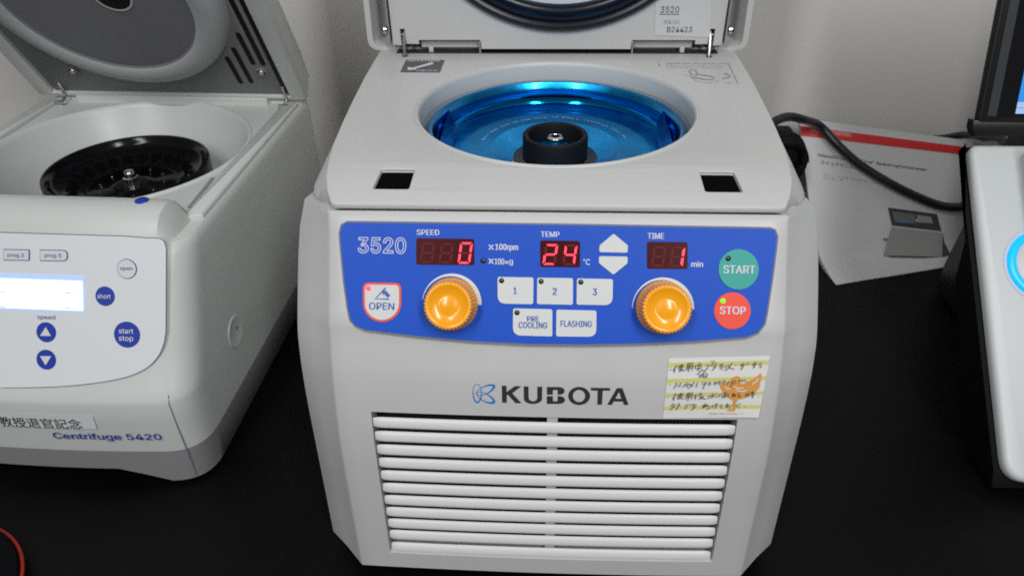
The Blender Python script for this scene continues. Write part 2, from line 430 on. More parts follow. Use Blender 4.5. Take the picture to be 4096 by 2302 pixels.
# ---- housing behind
b = MB(); pr = rpoly([(-.133, .072), (.133, .072), (.133, .40), (-.133, .40)], .006)
b.grid([[V((x, y, .0125)) for x, y in pr], [V((x, y, .2310)) for x, y in pr]], 'white_plastic', closed=True); b.add([V((x, y, .0125)) for x, y in pr], [list(range(len(pr)))[::-1]], 'white_plastic')
b.add([V((x, y, .2333)) for x, y in ((-.1335, .29), (.1335, .29), (.1335, .399), (-.1335, .399))], [[0, 1, 2, 3]], 'white_plastic')
b.build('housing', K, sharp=50)
for fx in (-.1, .1):
    for fy in (.07, .36):
        b = MB(); b.lathe(Frame((fx, fy, 0), (1, 0, 0), (0, 1, 0)), [(0, .0), (.012, 0), (.013, .002), (.011, .0125), (0, .0125)], 'black_rubber', 20); b.build('foot', K)

# ---- louvred grille
b = MB(); n = 11; pitch = (VZ1 - VZ0) / n
for i in range(n):
    z0 = VZ0 + pitch * i + (.0006 if i else -.0004); h = .0062; zc_ = z0 + h / 2; rr = []
    for q in range(33):
        x = (-VX + .0006) + (2 * VX - .0012) * (.5 - .5 * math.cos(math.pi * q / 32)); e = min(1, (VX - .0002 - abs(x)) / .0055); e = math.sqrt(max(0, 1 - (1 - e) ** 2))
        yf = front_y(x, .09) + .0004; r = []
        for zz, yy in ((0, .55), (.04, .22), (.12, .04), (.24, 0), (.40, .04), (.58, .14), (.75, .32), (.88, .52), (.96, .75), (1, 1)):
            r.append(V((x, yf + .0027 - .0027 * (1 - yy) * (.15 + .85 * e), zc_ - h * .5 + h * zz * (.75 + .25 * e))))
        r += [V((x, yf + .0032, zc_ + h * (.22 + .28 * e) - .0006)), V((x, yf + .0032, zc_ - h / 2 + .0006))]
        rr.append(r)
    b.grid(rr, 'white_trim', closed=True)
    b.add(rr[0], [list(range(12))], 'white_trim'); b.add(rr[-1], [list(range(12))[::-1]], 'white_trim')
b.prism(Frame((0, .0068, 0), (1, 0, 0), (0, 0, 1)), [(-.0028, VZ0), (.0028, VZ0), (.0028, VZ1), (-.0028, VZ1)], -.002, .0040, 'white_plastic')
b.build('vent_grille', K, sharp=50)
b = MB(); b.add([V((x, .0135, z)) for x, z in ((-VX, VZ0), (VX, VZ0), (VX, VZ1), (-VX, VZ1))], [[0, 1, 2, 3]], 'fin_mesh'); b.build('condenser_mesh', K)

# ---- top deck: plate with rotor opening and two latch sockets
TF = Frame((0, 0, ZT), (1, 0, 0), (0, 1, 0))
half = [(.1078, .0328), (.1105, .0345), (.1138, .0425), (.1158, .0478), (.1185, .0568), (.1205, .0637), (.1238, .083), (.1262, .103), (.1285, .14), (.13, .175), (.1312, .218), (.1314, .257), (.1312, .292)]
base = [(.1078, .0330, .2428), (.1105, .0385, .2385), (.1165, .0475, .2342), (.120, .0520, .2338), (.1240, .0585, .2336), (.1265, .0625, .2336), (.1296, .0685, .2336), (.1316, .078, .2336), (.1328, .14, .2334), (.133, .175, .2332), (.1335, .218, .2330), (.1335, .257, .2330), (.1335, .292, .2330)]
RC = (0, .1647); RO = .0846
def slope(p):
    """the deck falls away towards its front lip"""
    f = max(0, min(1, (.092 - p.y) / .0592)); k = 1 + .0088 * f * f / .1806
    return V((p.x * k, -.3102 + (p.y + .3102) * k, .4257 - (.4257 - p.z) * k))
CUTS = [.032 + .006 * i for i in range(11)]
loop = [(-x, y) for x, y in half[::-1]] + half
def slot(sx):
    return rpoly([(sx * .0745, .0500), (sx * .0930, .0500), (sx * .0926, .0738), (sx * .0750, .0738)], .0016, 3)
b = MB(); b.fill(TF, [loop, circ(RC, RO + .0042, 96), slot(-1), slot(1)], 'white_plastic', w=-.0012, ext=.0004, bev=.0008)
h2 = [V((x, y, ZT - .0012)) for x, y in half]; h3 = [V(p) for p in base]
ringT = [V((-p.x, p.y, p.z)) for p in h2[::-1]] + h2; ringB = [V((-p.x, p.y, p.z)) for p in h3[::-1]] + h3
ringM = [a.lerp(c, .25) + V((a.x * .004, 0, 0)) for a, c in zip(ringT, ringB)]
b.grid([ringT, ringM, ringB, [V((p.x * .995, max(p.y + .004, .05), p.z - .010)) for p in ringB]], 'white_plastic', closed=True)
b.add([V((-.1078, .0330, .2428)), V((.1078, .0330, .2428)), V((.1165, .0475, .2342)), V((-.1165, .0475, .2342))], [[0, 1, 2, 3]], 'white_plastic')
# rolled rim of the opening and the drop wall
b.lathe(TF, [(RO + .0055, -.0008), (RO + .0046, -.0003), (RO + .0036, -.0004), (RO + .0030, .0004), (RO + .0022, .0007), (RO + .0013, .0004), (RO + .0005, -.0006), (RO, -.0022), (RO, -.012)], 'white_plastic', 96, RC)
for sx in (-1, 1):
    sl = slot(sx); b.grid([[V((x, y, ZT - .0006)) for x, y in sl], [V((x, y, ZT - .0024)) for x, y in sl]], 'white_trim', closed=True)
b.build('top_deck', K, sharp=32, cuts=CUTS, warp=slope)
for sx in (-1, 1):
    b = MB(); b.poly(TF, [(sx * .073, .0490), (sx * .0945, .0490), (sx * .0945, .0755), (sx * .073, .0755)], 'hole_black', w=-.0023); b.build('latch_socket', K, warp=slope)
b = MB(); b.lathe(TF, [(RO + .0004, -.010), (RO + .0003, -.030), (RO - .003, -.055), (RO - .02, -.062), (0, -.062)], 'cool_plastic', 96, RC); b.build('chamber', K)

# ---- decals on the deck
b = MB(); A = TF.at
q = [A(c7(*p)) for p in ((955, 1025), (1615, 1030), (1530, 1240), (855, 1235))]
b.poly(TF, rpoly(q, .0012), 'label_grey', w=.0003)
b.text(TF, 'ROTATION', (c7(985, 1037), c7(1520, 1066)), 'pale_print', .01, w=.0006)
b.text(TF, '回転方向', (c7(1135, 1203), c7(1490, 1233)), 'pale_print', .0, w=.0006)
ar = [A(c7(*p)) for p in ((1405, 1070), (1425, 1108), (1120, 1185), (1135, 1203), (985, 1212), (985, 1160), (1045, 1162), (1060, 1172))]
b.poly(TF, ar, 'button_white', w=.0006)
b.build('rotation_sticker', K, smooth=False)
b = MB()
def ln(fr, f, pts, wd, m, w=.0005, mb=None): (mb or b).stroke(fr, [fr.at(f(*p)) for p in pts], wd, m, w)
ln(TF, c8, [(590, 1070), (570, 1090), (605, 1145)], .0005, 'faint_print'); ln(TF, c8, [(1770, 1105), (1925, 1425), (1700, 1418)], .0006, 'faint_print')
b.text(TF, 'Tighten the rotor and its cover', (c8(700, 1072), c8(1780, 1105)), 'faint_print', .005, w=.0004)
b.text(TF, 'firmly in the direction shown', (c8(690, 1118), c8(1650, 1137)), 'faint_print', .0, w=.0004)
b.text(TF, 'before every run, then close', (c8(700, 1150), c8(1660, 1172)), 'faint_print', .0, w=.0004)
ln(TF, c8, [(1100, 1205), (1180, 1195), (1230, 1230), (1210, 1300), (1150, 1290), (1105, 1235), (1100, 1205)], .0011, 'faint_print')
ln(TF, c8, [(1215, 1265), (1330, 1290), (1440, 1300), (1520, 1330), (1480, 1365), (1370, 1360), (1270, 1340), (1150, 1320)], .0017, 'faint_print')
ln(TF, c8, [(1000, 1275), (1110, 1310), (1230, 1390), (1400, 1420), (1560, 1400), (1605, 1360)], .0005, 'faint_print')
ln(TF, c8, [(1690, 1255), (1780, 1285), (1780, 1320), (1660, 1345)], .0016, 'faint_print')
b.build('printed_instructions', K, smooth=False)

# ---- control panel
CP = MB()
outl = [(122, 54), (1280, 68), (2412, 88), (2436, 98), (2448, 130), (2443, 180), (2420, 360), (2392, 540), (2380, 600), (2344, 648), (2282, 672), (2000, 694), (1700, 707), (1400, 712), (1100, 709), (800, 694), (500, 667), (220, 633), (168, 611), (141, 580), (128, 520), (108, 380), (88, 170), (84, 110), (94, 70)]
po = [PF.at(c4(*p)) for p in outl]
po = [tuple(v) for v in po]
CP.prism(PF, inset(po[::-1], -.0009), -.001, .0004, 'seam_grey')
CP.prism(PF, po, 0, .0007, 'blue_film')
panel = CP.build('control_panel', K, sharp=30)
W0 = .0007                                     # the printed film's surface
P0 = PF.off(W0)
def A4(x, y): return P0.at(c4(x, y))
b = MB()
b.text(P0, '3520', (c4(178, 133), c4(441, 223)), 'pale_print', .012, hollow=.016, w=.0003)
b.build('model_lettering', panel, smooth=False); b = MB()
for s_, bx in (('SPEED', (497, 92, 621, 122)), ('100rpm', (923, 170, 1048, 211)), ('100', (920, 248, 973, 281)), ('g', (998, 256, 1020, 287)), ('TEMP', (1170, 103, 1272, 132)), ('°C', (1400, 250, 1437, 284)), ('TIME', (1749, 111, 1838, 142)), ('min', (1985, 263, 2050, 294))):
    if s_ in ('100rpm', 'TEMP', 'TIME'): b.build({'100rpm': 'speed_caption', 'TEMP': 'unit_lettering', 'TIME': 'temperature_lettering'}[s_], panel, smooth=False); b = MB()
    b.text(P0, s_, (c4(*bx[:2]), c4(*bx[2:])), 'pale_print', .034 if s_ != '°C' else .012, w=.0003)
b.build('time_lettering', panel, smooth=False); b = MB()
for x0, y0, x1, y1, wd in ((889, 174, 913, 200, .0006), (889, 250, 913, 276, .0006), (978, 262, 994, 277, .0005)):
    ln(P0, c4, [(x0, y0), (x1, y1)], wd, 'pale_print', .0003); ln(P0, c4, [(x0, y1), (x1, y0)], wd, 'pale_print', .0003)
# crescent scales round the knobs
def crescent(pl, pm, pr_, t0, t1, m0, m1):
    """outer arc through three points; band thickness in crop pixels grows from t0 to t1"""
    (x1, y1), (x2, y2), (x3, y3) = pl, pm, pr_
    d = 2 * (x1 * (y2 - y3) + x2 * (y3 - y1) + x3 * (y1 - y2))
    ux = ((x1**2 + y1**2) * (y2 - y3) + (x2**2 + y2**2) * (y3 - y1) + (x3**2 + y3**2) * (y1 - y2)) / d
    uy = ((x1**2 + y1**2) * (x3 - x2) + (x2**2 + y2**2) * (x1 - x3) + (x3**2 + y3**2) * (x2 - x1)) / d
    R = math.hypot(x1 - ux, y1 - uy); a0 = math.atan2(y1 - uy, x1 - ux); a1 = math.atan2(y3 - uy, x3 - ux)
    if a0 > 0: a0 -= 2 * math.pi
    o_, i_ = [], []
    for k in range(33):
        f = k / 32; a = a0 + (a1 - a0) * f; t = t0 + (t1 - t0) * f
        o_.append(A4(ux + R * math.cos(a), uy + R * math.sin(a))); i_.append(A4(ux + (R - t) * math.cos(a), uy + (R - t) * math.sin(a)))
    b.add([P0.pt(x, y, .0003) for x, y in o_ + i_], [[i, i + 1, 33 + i + 1, 33 + i] for i in range(32)], 'button_white')
b.build('multiply_sign', panel, smooth=False); b = MB()
crescent((528, 470), (686, 330), (849, 500), 3, 27, 0, 0)
b.build('knob_scale', panel, smooth=False); b = MB()
crescent((1664, 518), (1832, 351), (2002, 524), 3, 25, 0, 0)
b.build('knob_scale', panel, smooth=False)

SEG = {'a': [(.12, 1), (.88, 1), (.74, .9), (.26, .9)], 'd': [(.12, 0), (.88, 0), (.74, .1), (.26, .1)], 'g': [(.14, .5), (.26, .55), (.74, .55), (.86, .5), (.74, .45), (.26, .45)],
       'f': [(.05, .95), (.22, .84), (.22, .58), (.11, .52), (.05, .55)], 'b': [(.95, .95), (.78, .84), (.78, .58), (.89, .52), (.95, .55)],
       'e': [(.05, .05), (.22, .16), (.22, .42), (.11, .48), (.05, .45)], 'c': [(.95, .05), (.78, .16), (.78, .42), (.89, .48), (.95, .45)]}
DIG = {'0': 'abcdef', '1': 'bc', '2': 'abged', '4': 'fgbc'}
def display(name, rect, cells):
    x0, y0, x1, y1 = rect
    b = MB(); pts = [A4(x0, y0), A4(x1, y0 + (x1 - x0) * .015), A4(x1, y1), A4(x0, y1 - (x1 - x0) * .012)]
    b.prism(P0, rpoly(pts, .0012, 3), -.0002, .0003, 'display_window')
    for (cx0, cy0, cx1, cy1), ch in cells:
        a0, b1 = A4(cx0, cy0); a1, b0 = A4(cx1, cy1); sh = (b1 - b0) * .13
        a1 -= sh
        for k, sg in SEG.items():
            on = ch in DIG and k in DIG[ch]
            if ch == '1' and k not in 'bc': on = False
            b.poly(P0, [(a0 + (a1 - a0) * x + sh * y, b0 + (b1 - b0) * y) for x, y in sg], 'segment_lit' if on else 'segment_off', w=.0006 if on else .0005)
    b.build(name, panel, smooth=False)
display('speed_display', (495, 138, 810, 285), [((510, 163, 604, 273), '8'), ((612, 165, 704, 275), '8'), ((716, 160, 806, 278), '0')])
display('temperature_display', (1167, 150, 1383, 296), [((1176, 170, 1268, 284), '2'), ((1284, 172, 1372, 286), '4')])
display('time_display', (1746, 157, 1966, 306), [((1762, 182, 1854, 294), '8'), ((1862, 184, 1956, 296), '1')])
def led(parent, p, r, m):
    b = MB(); c = A4(*p); b.lathe(P0, [(r, .0003), (r, .0007), (r * .6, .0010), (0, .0011)], m, 20, c); b.build('indicator_light', parent)
R12 = .0019
def button(name, pts, rad, texts=(), face='button_white', tm='button_blue_print', extra=None, rim=None):
    b = MB(); pp = rpoly([A4(*p) for p in pts], rad, 6)
    if rim: b.prism(P0, pp, -.0002, .00025, rim); pp = inset(pp if area(pp) > 0 else pp[::-1], .0011)
    b.prism(P0, pp, -.0002, .0005, face)
    for t, bx, bo in texts: b.text(P0, t, (c4(*bx[:2]), c4(*bx[2:])), tm, bo, w=.0008)
    if extra: extra(b)
    return b.build(name, panel, smooth=False)
def area(p): return sum(p[i][0] * p[(i + 1) % len(p)][1] - p[(i + 1) % len(p)][0] * p[i][1] for i in range(len(p)))
s, lg = .0012, .0042
button('program_button', [(936, 348), (1131, 351), (1129, 496), (937, 492)], [s, s, s, lg], [('1', (1023, 404, 1039, 440), .036)])
button('program_button', [(1151, 352), (1345, 355), (1344, 499), (1149, 495)], [s, s, s, s], [('2', (1234, 407, 1257, 444), .036)])
button('program_button', [(1366, 356), (1561, 360), (1559, 501), (1364, 498)], [s, s, lg, s], [('3', (1451, 410, 1475, 447), .036)])
button('precooling_button', [(1020, 518), (1233, 523), (1233, 670), (1019, 664)], [s, s, s, lg], [('PRE', (1096, 560, 1160, 588), .016), ('COOLING', (1050, 592, 1205, 625), .016)])
button('flashing_button', [(1255, 525), (1472, 530), (1471, 672), (1253, 670)], [s, s, lg, s], [('FLASHING', (1277, 585, 1447, 618), .016)])
button('up_button', [(1565, 114), (1642, 178), (1641, 217), (1487, 214), (1489, 177)], [.001] * 5)
button('down_button', [(1486, 236), (1641, 238), (1640, 274), (1563, 336), (1485, 272)], [.001] * 5)
def circ4(cx, cy, r): return [(cx + r * math.cos(t * math.pi / 20), cy + r * math.sin(t * math.pi / 20)) for t in range(40)]
button('start_button', circ4(2242, 307, 109), 0, [('START', (2157, 286, 2331, 330), .036)], 'green_button', 'pale_print')
button('stop_button', circ4(2208, 531, 99), 0, [('STOP', (2138, 508, 2280, 550), .036)], 'red_button', 'pale_print')
def icon(b):
    ln(P0, c4, [(348, 468), (274, 467), (330, 407)], .0007, 'button_blue_print', .0008, b)
    ln(P0, c4, [(348, 454), (330, 434)], .0018, 'button_blue_print', .0008, b)
    b.poly(P0, [A4(*p) for p in ((313, 423), (338, 422), (316, 446))], 'button_blue_print', w=.0009)
op = [(206, 378), (414, 381), (414, 480)] + [(310 + 104 * math.cos(t * math.pi / 16), 488 + 104 * math.sin(t * math.pi / 16)) for t in range(1, 16)] + [(206, 478)]
button('open_button', op, [.0035, .0035, 0] + [0] * 15 + [0], [('OPEN', (240, 487, 377, 525), .02)], extra=icon, rim='orange_trim')
for p, m in (((958, 368), 'led_off'), ((1172, 372), 'led_off'), ((1387, 376), 'led_off'), ((1042, 541), 'led_off'), ((858, 260), 'led_off'), ((2185, 248), 'led_off'), ((2157, 478), 'led_green'), ((237, 409), 'led_red')):
    led(panel, p, .00135, m)
def knob(name, c):
    b = MB(); prof = [(.0136, .0), (.0134, .0012), (.0130, .0018), (.0127, .0030), (.0124, .0120), (.0121, .0136), (.0116, .0142), (.0108, .0144), (.0101, .0143), (.0093, .0138), (.0080, .0131), (.0060, .0125), (.0050, .0123), (.0042, .0125), (.0020, .0129), (0, .0130)]
    N = 240
    b.lathe(P0, prof, 'orange_knob', N, c, rmod=lambda i, k: 1 - (.075 if k in (3, 4) else .05 if k == 5 else .02 if k == 6 else 0) * (1, .75, 0, 0, 0, .75)[i % 6])
    b.build(name, panel, sharp=60)
knob('speed_knob', A4(685, 496)); knob('time_knob', A4(1833, 514))

# ---- maker's lettering on the lower front
b = MB()
def LP(pts, m='logo_black'): b.fill(FR, [[FR.at(ck(*p)) for p in lp] for lp in pts], m, w=.0004)
LP([[(543, 145), (610, 147), (612, 240), (735, 152), (828, 152), (695, 258), (832, 402), (745, 402), (630, 275), (614, 290), (614, 394), (548, 394)]])
U = [(866, 155), (934, 157), (936, 320)] + [(1001 + 65 * math.cos(math.pi - t * math.pi / 10), 320 + 55 * math.sin(math.pi - t * math.pi / 10)) for t in range(1, 10)] + [(1066, 322), (1066, 160), (1136, 160), (1134, 335)] + [(1000 + 134 * math.cos(t * math.pi / 12), 335 + 78 * math.sin(t * math.pi / 12)) for t in range(1, 12)] + [(867, 333)]
LP([U])
def arc(cx, cy, rx, ry, a0, a1, n=8): return [(cx + rx * math.cos(math.radians(a0 + (a1 - a0) * i / n)), cy + ry * math.sin(math.radians(a0 + (a1 - a0) * i / n))) for i in range(n + 1)]
LP([[(1207, 164), (1390, 165)] + arc(1388, 222, 78, 56, -90, 90)[1:] + [(1365, 278), (1365, 207), (1293, 207), (1292, 277), (1207, 276)]])
LP([[(1206, 299), (1292, 299), (1293, 374), (1364, 375), (1365, 299), (1390, 299)] + arc(1390, 355, 82, 57, -90, 90)[1:] + [(1205, 411)]])
LP([arc(1680, 296, 160, 133, 0, 348, 29), arc(1678, 296, 92, 90, 0, 348, 29)])
LP([[(1853, 176), (2135, 180), (2133, 218), (2026, 217), (2015, 424), (1948, 423), (1953, 216), (1855, 215)]])
LP([[(2236, 180), (2316, 181), (2406, 428), (2340, 428), (2325, 378), (2190, 376), (2162, 426), (2094, 425)], [(2268, 235), (2302, 338), (2210, 336)]])
def loopw(c, ra, rb, ang, wmin, wmax, ph):
    o_, i_ = [], []
    for k in range(48):
        t = 2 * math.pi * k / 48; wv = wmin + (wmax - wmin) * (0.5 + 0.5 * math.cos(t - ph)) ** 2
        def P_(ra, rb):
            x, y = ra * math.cos(t), rb * math.sin(t); return (c[0] + x * math.cos(ang) - y * math.sin(ang), c[1] + x * math.sin(ang) + y * math.cos(ang))
        o_.append(FR.at(ck(*P_(ra, rb)))); i_.append(FR.at(ck(*P_(ra - wv, rb - wv))))
    b.add([FR.pt(x, y, .0004) for x, y in o_ + i_], [[k, (k + 1) % 48, 48 + (k + 1) % 48, 48 + k] for k in range(48)], 'logo_blue')
loopw((180, 259), 142, 66, math.radians(88), 6, 22, 0)
loopw((305, 207), 152, 62, math.radians(-25), 7, 34, 0)
loopw((307, 323), 152, 62, math.radians(28), 7, 34, 0)
b.build('logo_lettering', K, smooth=False)

# ---- lid standing open
LY = .270
LF = Frame((0, LY, 0), (1, 0, 0), (0, 0, 1))         # inner face of the lid, seen from the front
def L3(x, y): return LF.at(c3(x, y))
b = MB()
zb = .2518; zn = .2552; zc = .2487; ztop = .498
lid_o = [(-.1195, zb), (-.1115 - .0015, zb - .0006), (-.1135, .2632), (-.1100, .2632), (-.1100, zb + .0006), (-.1002, zb + .0004), (-.1002, zn), (-.0555, zn), (-.0548, zn - .0008), (-.0545, zc)]
lid_o = lid_o + [(-x, z) for x, z in lid_o[::-1]] + rpoly([(.1245, ztop), (-.1245, ztop)], 0)
b.fill(LF, [lid_o], 'white_plastic', w=-.0025, ext=.0018, bev=.0007)
inner = b
inner.build('lid_liner_tmp', None)  # replaced below
bpy.data.objects.remove(bpy.data.objects['lid_liner_tmp'])
lid = MB(); lid.v, lid.f, lid.m, lid.mats = b.v, b.f, b.m, b.mats
# outer shell: a shallow tray standing behind the liner
sh_o = rpoly([(-.1405, .2445), (.1405, .2445), (.1395, .503), (-.1395, .503)], [.009, .009, .02, .02], 6)
sh_i = rpoly([(-.1365, .2470), (.1365, .2470), (.1355, .499), (-.1355, .499)], [.007, .007, .018, .018], 6)
o1 = [LF.pt(x, z, -.011) for x, z in sh_o]; o2 = [LF.pt(x * .995, z, -.040) for x, z in sh_o]; i1 = [LF.pt(x, z, -.011) for x, z in sh_i]; i2 = [LF.pt(x * .985, z + .002, -.034) for x, z in sh_i]
lid.grid([i2, i1, o1, o2], 'white_plastic', closed=True); N = len(o1)
lid.add(i2, [list(range(N))], 'white_plastic'); lid.add(o2, [list(range(N))[::-1]], 'white_plastic')
# skirt of the liner
sk = [(-.1215, zb), (-.1245, ztop), (.1245, ztop), (.1215, zb)]
lid.grid([[LF.pt(x, z, -.0015) for x, z in sk], [LF.pt(x, z, -.034) for x, z in sk]], 'white_plastic')
lidO = lid.build('lid', K, sharp=40)
# ring gasket and window
GC = (.0031, .3752)
b = MB(); b.lathe(LF, [(.1135, -.0005), (.1128, .003), (.1105, .0048), (.1082, .0042), (.1066, .0030), (.1052, .0030), (.1040, .0062), (.1005, .0075), (.0965, .0066), (.0945, .004), (.0938, .0)], 'deep_blue_rubber', 96, GC); b.build('gasket', lidO, sharp=50)
b = MB(); b.lathe(LF, [(.0942, .0012), (.06, .0016), (0, .0016)], 'lid_window', 64, GC); b.build('window', lidO)
b = MB(); q = [LF.at(c8(*p)) for p in ((520, -60), (1480, -60), (1440, 640), (500, 600))]
b.poly(LF, q, 'clear_label', w=.0004)
b.text(LF, '3520', (c8(605, 108), c8(922, 215)), 'dark_print', .0, w=.0007)
ln(LF, c8, [(585, 240), (925, 244)], .0004, 'dark_print', .0007)
b.text(LF, 'SER.NO.', (c8(655, 342), c8(940, 408)), 'faint_print', .004, w=.0007)
b.text(LF, 'B24423', (c8(715, 455), c8(1143, 548)), 'dark_print', .0, w=.0007)
b.build('serial_label', lidO, smooth=False)
for sx in (-1, 1):
    b = MB()
    b.prism(Frame((0, LY, 0), (1, 0, 0), (0, 0, 1)), [(sx * .1142, .2528), (sx * .1142, .2640), (sx * .1092, .2640), (sx * .1092, .2528)], -.012, -.006, 'matte_black')
    b.build('arm_recess', lidO)
    b = MB(); b.tube([(sx * .1106, LY + .004, .2625), (sx * .1107, LY - .001, .257), (sx * .1104, LY - .005, .2450)], .0011, 'dull_steel', 8)
    b.tube([(sx * .1106, LY + .003, .2585), (sx * .1142, LY + .003, .2587)], .0006, 'chrome', 8)
    b.lathe(Frame((sx * .1104, LY - .005, ZT), (1, 0, 0), (0, 1, 0)), [(.0022, .0003), (0, .0003)], 'matte_black', 16)
    b.build('stay_arm', lidO)
    b = MB(); b.lathe(Frame((sx * .1245, LY + .008, .2605), (0, 1, 0), (0, 0, 1)), [(.003, 0), (.003, sx * .002), (.0018, sx * .0034), (0, sx * .0036)], 'chrome', 20); b.build('lid_screw', lidO)
    b = MB(); b.box((min(sx * .0560, sx * .0995), LY + .006, .2482), (max(sx * .0560, sx * .0995), LY + .010, .2534), 'white_plastic')
    b.box((min(sx * .0905, sx * .0938), LY + .004, .2440), (max(sx * .0905, sx * .0938), LY + .0072, .2494), 'white_plastic')
    b.box((min(sx * .0548, sx * .0562), LY + .000, .2450), (max(sx * .0548, sx * .0562), LY + .009, .2545), 'dull_steel')
    b.build('hinge', lidO, bevel=.0004)
b = MB(); b.box((-.118, LY + .0015, .2440), (.118, LY + .030, .2454), 'well_shade'); b.box((-.118, LY + .030, .2452), (.118, LY + .033, .262), 'matte_black'); b.build('hinge_well_shade', K)  # dark strip painting the lid's shade over deck and hinge well

# ---- blue rotor
RF = Frame((RC[0], RC[1], 0), (1, 0, 0), (0, 1, 0))
b = MB()
b.lathe(RF, [(.0775, .200), (.0808, .206), (.0812, .2322), (.0806, .2336), (.0792, .2342), (.0776, .2338), (.0768, .2326), (.0757, .2298), (.0760, .2286)], 'blue_anodised', 128)
b.lathe(RF, [(.0760, .2286), (.0772, .2278), (.0776, .2262), (.0764, .2204), (.0756, .2192)], 'blue_anodised_gloss', 128)
b.lathe(RF, [(.0756, .2192), (.0740, .2184), (.0722, .2180), (.0690, .2172), (.0655, .2170)], 'blue_anodised', 128)
b.lathe(RF, [(.0655, .2170), (.0640, .2175), (.0625, .2185), (.0560, .2192), (.0545, .2188), (.0420, .2190), (.0400, .2184), (.0270, .2120), (.022, .2110), (0, .2110)], 'blue_anodised_satin', 128)
# two clamp shoulders on the inner wall
for sx in (-1, 1):
    a = 0.0 if sx > 0 else math.pi
    pr = []
    for da in (-.42, -.40, .40, .42):
        e = 1 if abs(da) < .41 else 0
        pr.append([RF.pt((.0767 - .0052 * e * (1 - k)) * math.cos(a + da + .22 * sx * 0), (.0767 - .0052 * e * (1 - k)) * math.sin(a + da), .2182 + (.2318 - .2182) * k) for k in (0, .3, .6, 1)])
    b.grid(pr, 'blue_anodised')
rotor = b.build('rotor', K, sharp=28)
b = MB(); c0 = TF
def arc_text(body, r, a_mid, span, size):
    n = len(body)
    for i, ch in enumerate(body):
        if ch == ' ': continue
        a = a_mid + span * (.5 - (i + .5) / n)
        c = bpy.data.curves.new('tmp', 'FONT'); c.body = ch; c.size = size; c.align_x = 'CENTER'; c.resolution_u = 2
        fr = Frame(RF.pt(r * math.cos(a), r * math.sin(a), .2194), (math.sin(a), -math.cos(a), 0), (math.cos(a), math.sin(a), 0))
        b.curve(fr, c, 'rotor_print', 0)
arc_text('Rotor Name Code No.036-3370', .0465, math.radians(134), math.radians(74), .0030)
arc_text('<3.0>', .0470, math.radians(86), math.radians(14), .0036)
arc_text('Max 15000rpm 24x2.0ml', .0465, math.radians(46), math.radians(66), .0030)
b.build('rotor_lettering', rotor, smooth=False)
b = MB()
N = 192
b.lathe(RF, [(.0222, .206), (.0222, .2085), (.0208, .2088), (.0208, .2262), (.0203, .2272), (.0196, .2274), (.0176, .2270), (.0172, .2262), (.0170, .2170), (.0165, .2168)], 'matte_black', N, rmod=lambda i, k: .985 if (i % 2 and k in (3, 4)) else 1)
hexp = rpoly([(.030 * math.cos(t), .0285 * math.sin(t)) for t in [math.radians(q) for q in (20, 60, 120, 160, 200, 240, 300, 340)]], .002)
b.prism(RF, hexp, .2035, .2120, 'black_plastic', ch=.001)
b.build('rotor_knob', rotor, sharp=50)
b = MB(); b.lathe(RF, [(.0166, .2170), (.0110, .2172), (.0095, .2186), (.0086, .2186), (.0080, .2172), (0, .2172)], 'blue_anodised_satin', 64); b.build('hub_plate', rotor)
b = MB(); b.lathe(RF, [(.0030, .2255), (.0032, .2258), (.0044, .2256), (.0051, .2248), (.0052, .2232), (.0040, .2210), (.0040, .2172)], 'chrome', 40); b.lathe(RF, [(.0031, .2257), (.0026, .2230), (0, .2228)], 'matte_black', 6)
b.build('hub_screw', rotor)
b = MB(); b.lathe(Frame((-.0265, RC[1] - .0135, .2120), (1, 0, 0), (0, 1, 0)), [(.0022, 0), (.0022, .0014), (.0012, .0018), (0, .0012)], 'chrome', 16); b.build('clamp_screw', rotor)

# ================================================================== handwritten note taped to the front
b = MB(); NP = [FR.at(cn(*p)) for p in ((350, 140), (2245, 95), (2020, 1225), (235, 1265))]
def bil(s_, t_):  # s across, t down
    a = V(NP[0]).lerp(V(NP[1]), s_); c = V(NP[3]).lerp(V(NP[2]), s_); return tuple(a.lerp(c, t_))
cuts = [0, .068, .143, .313, .384, .556, .622, .785, .850, 1]
rows = [[FR.pt(*bil(i / 10, t), .0004 + .0014 * (i / 10) ** 3 * t ** 3) for i in range(11)] for t in cuts]
for k in range(len(cuts) - 1): b.grid(rows[k:k + 2], 'paper_yellow' if k % 2 else 'paper')
W_ = .0011
bird = [(1520, 520), (1560, 470), (1640, 455), (1690, 500), (1660, 560), (1700, 610), (1790, 600), (1900, 530), (2010, 470), (2060, 400), (2085, 440), (2060, 560), (2040, 680), (1960, 760), (1850, 830), (1740, 880), (1640, 900), (1610, 960), (1590, 1090), (1545, 1090), (1555, 920), (1480, 870), (1400, 790), (1330, 700), (1300, 610), (1390, 590), (1480, 600)]
b.poly(FR, [FR.at(cn(*p)) for p in bird], 'paper_orange', w=W_)
b.poly(FR, [FR.at(cn(*p)) for p in ((1410, 1100), (1500, 1078), (1590, 1088), (1580, 1112), (1500, 1120))], 'paper_orange', w=W_)
for pts in (((1560, 650), (1640, 690), (1740, 680)), ((1600, 720), (1700, 745), (1800, 720)), ((1900, 610), (1980, 560), (2020, 500)), ((1400, 650), (1450, 700), (1500, 690))):
    ln(FR, cn, pts, .0006, 'paper', W_ + .0002)
b.text(FR, 'NARA NATIONAL MUSEUM', (cn(1100, 1143), cn(1965, 1184)), 'paper_peach', .0, w=W_)
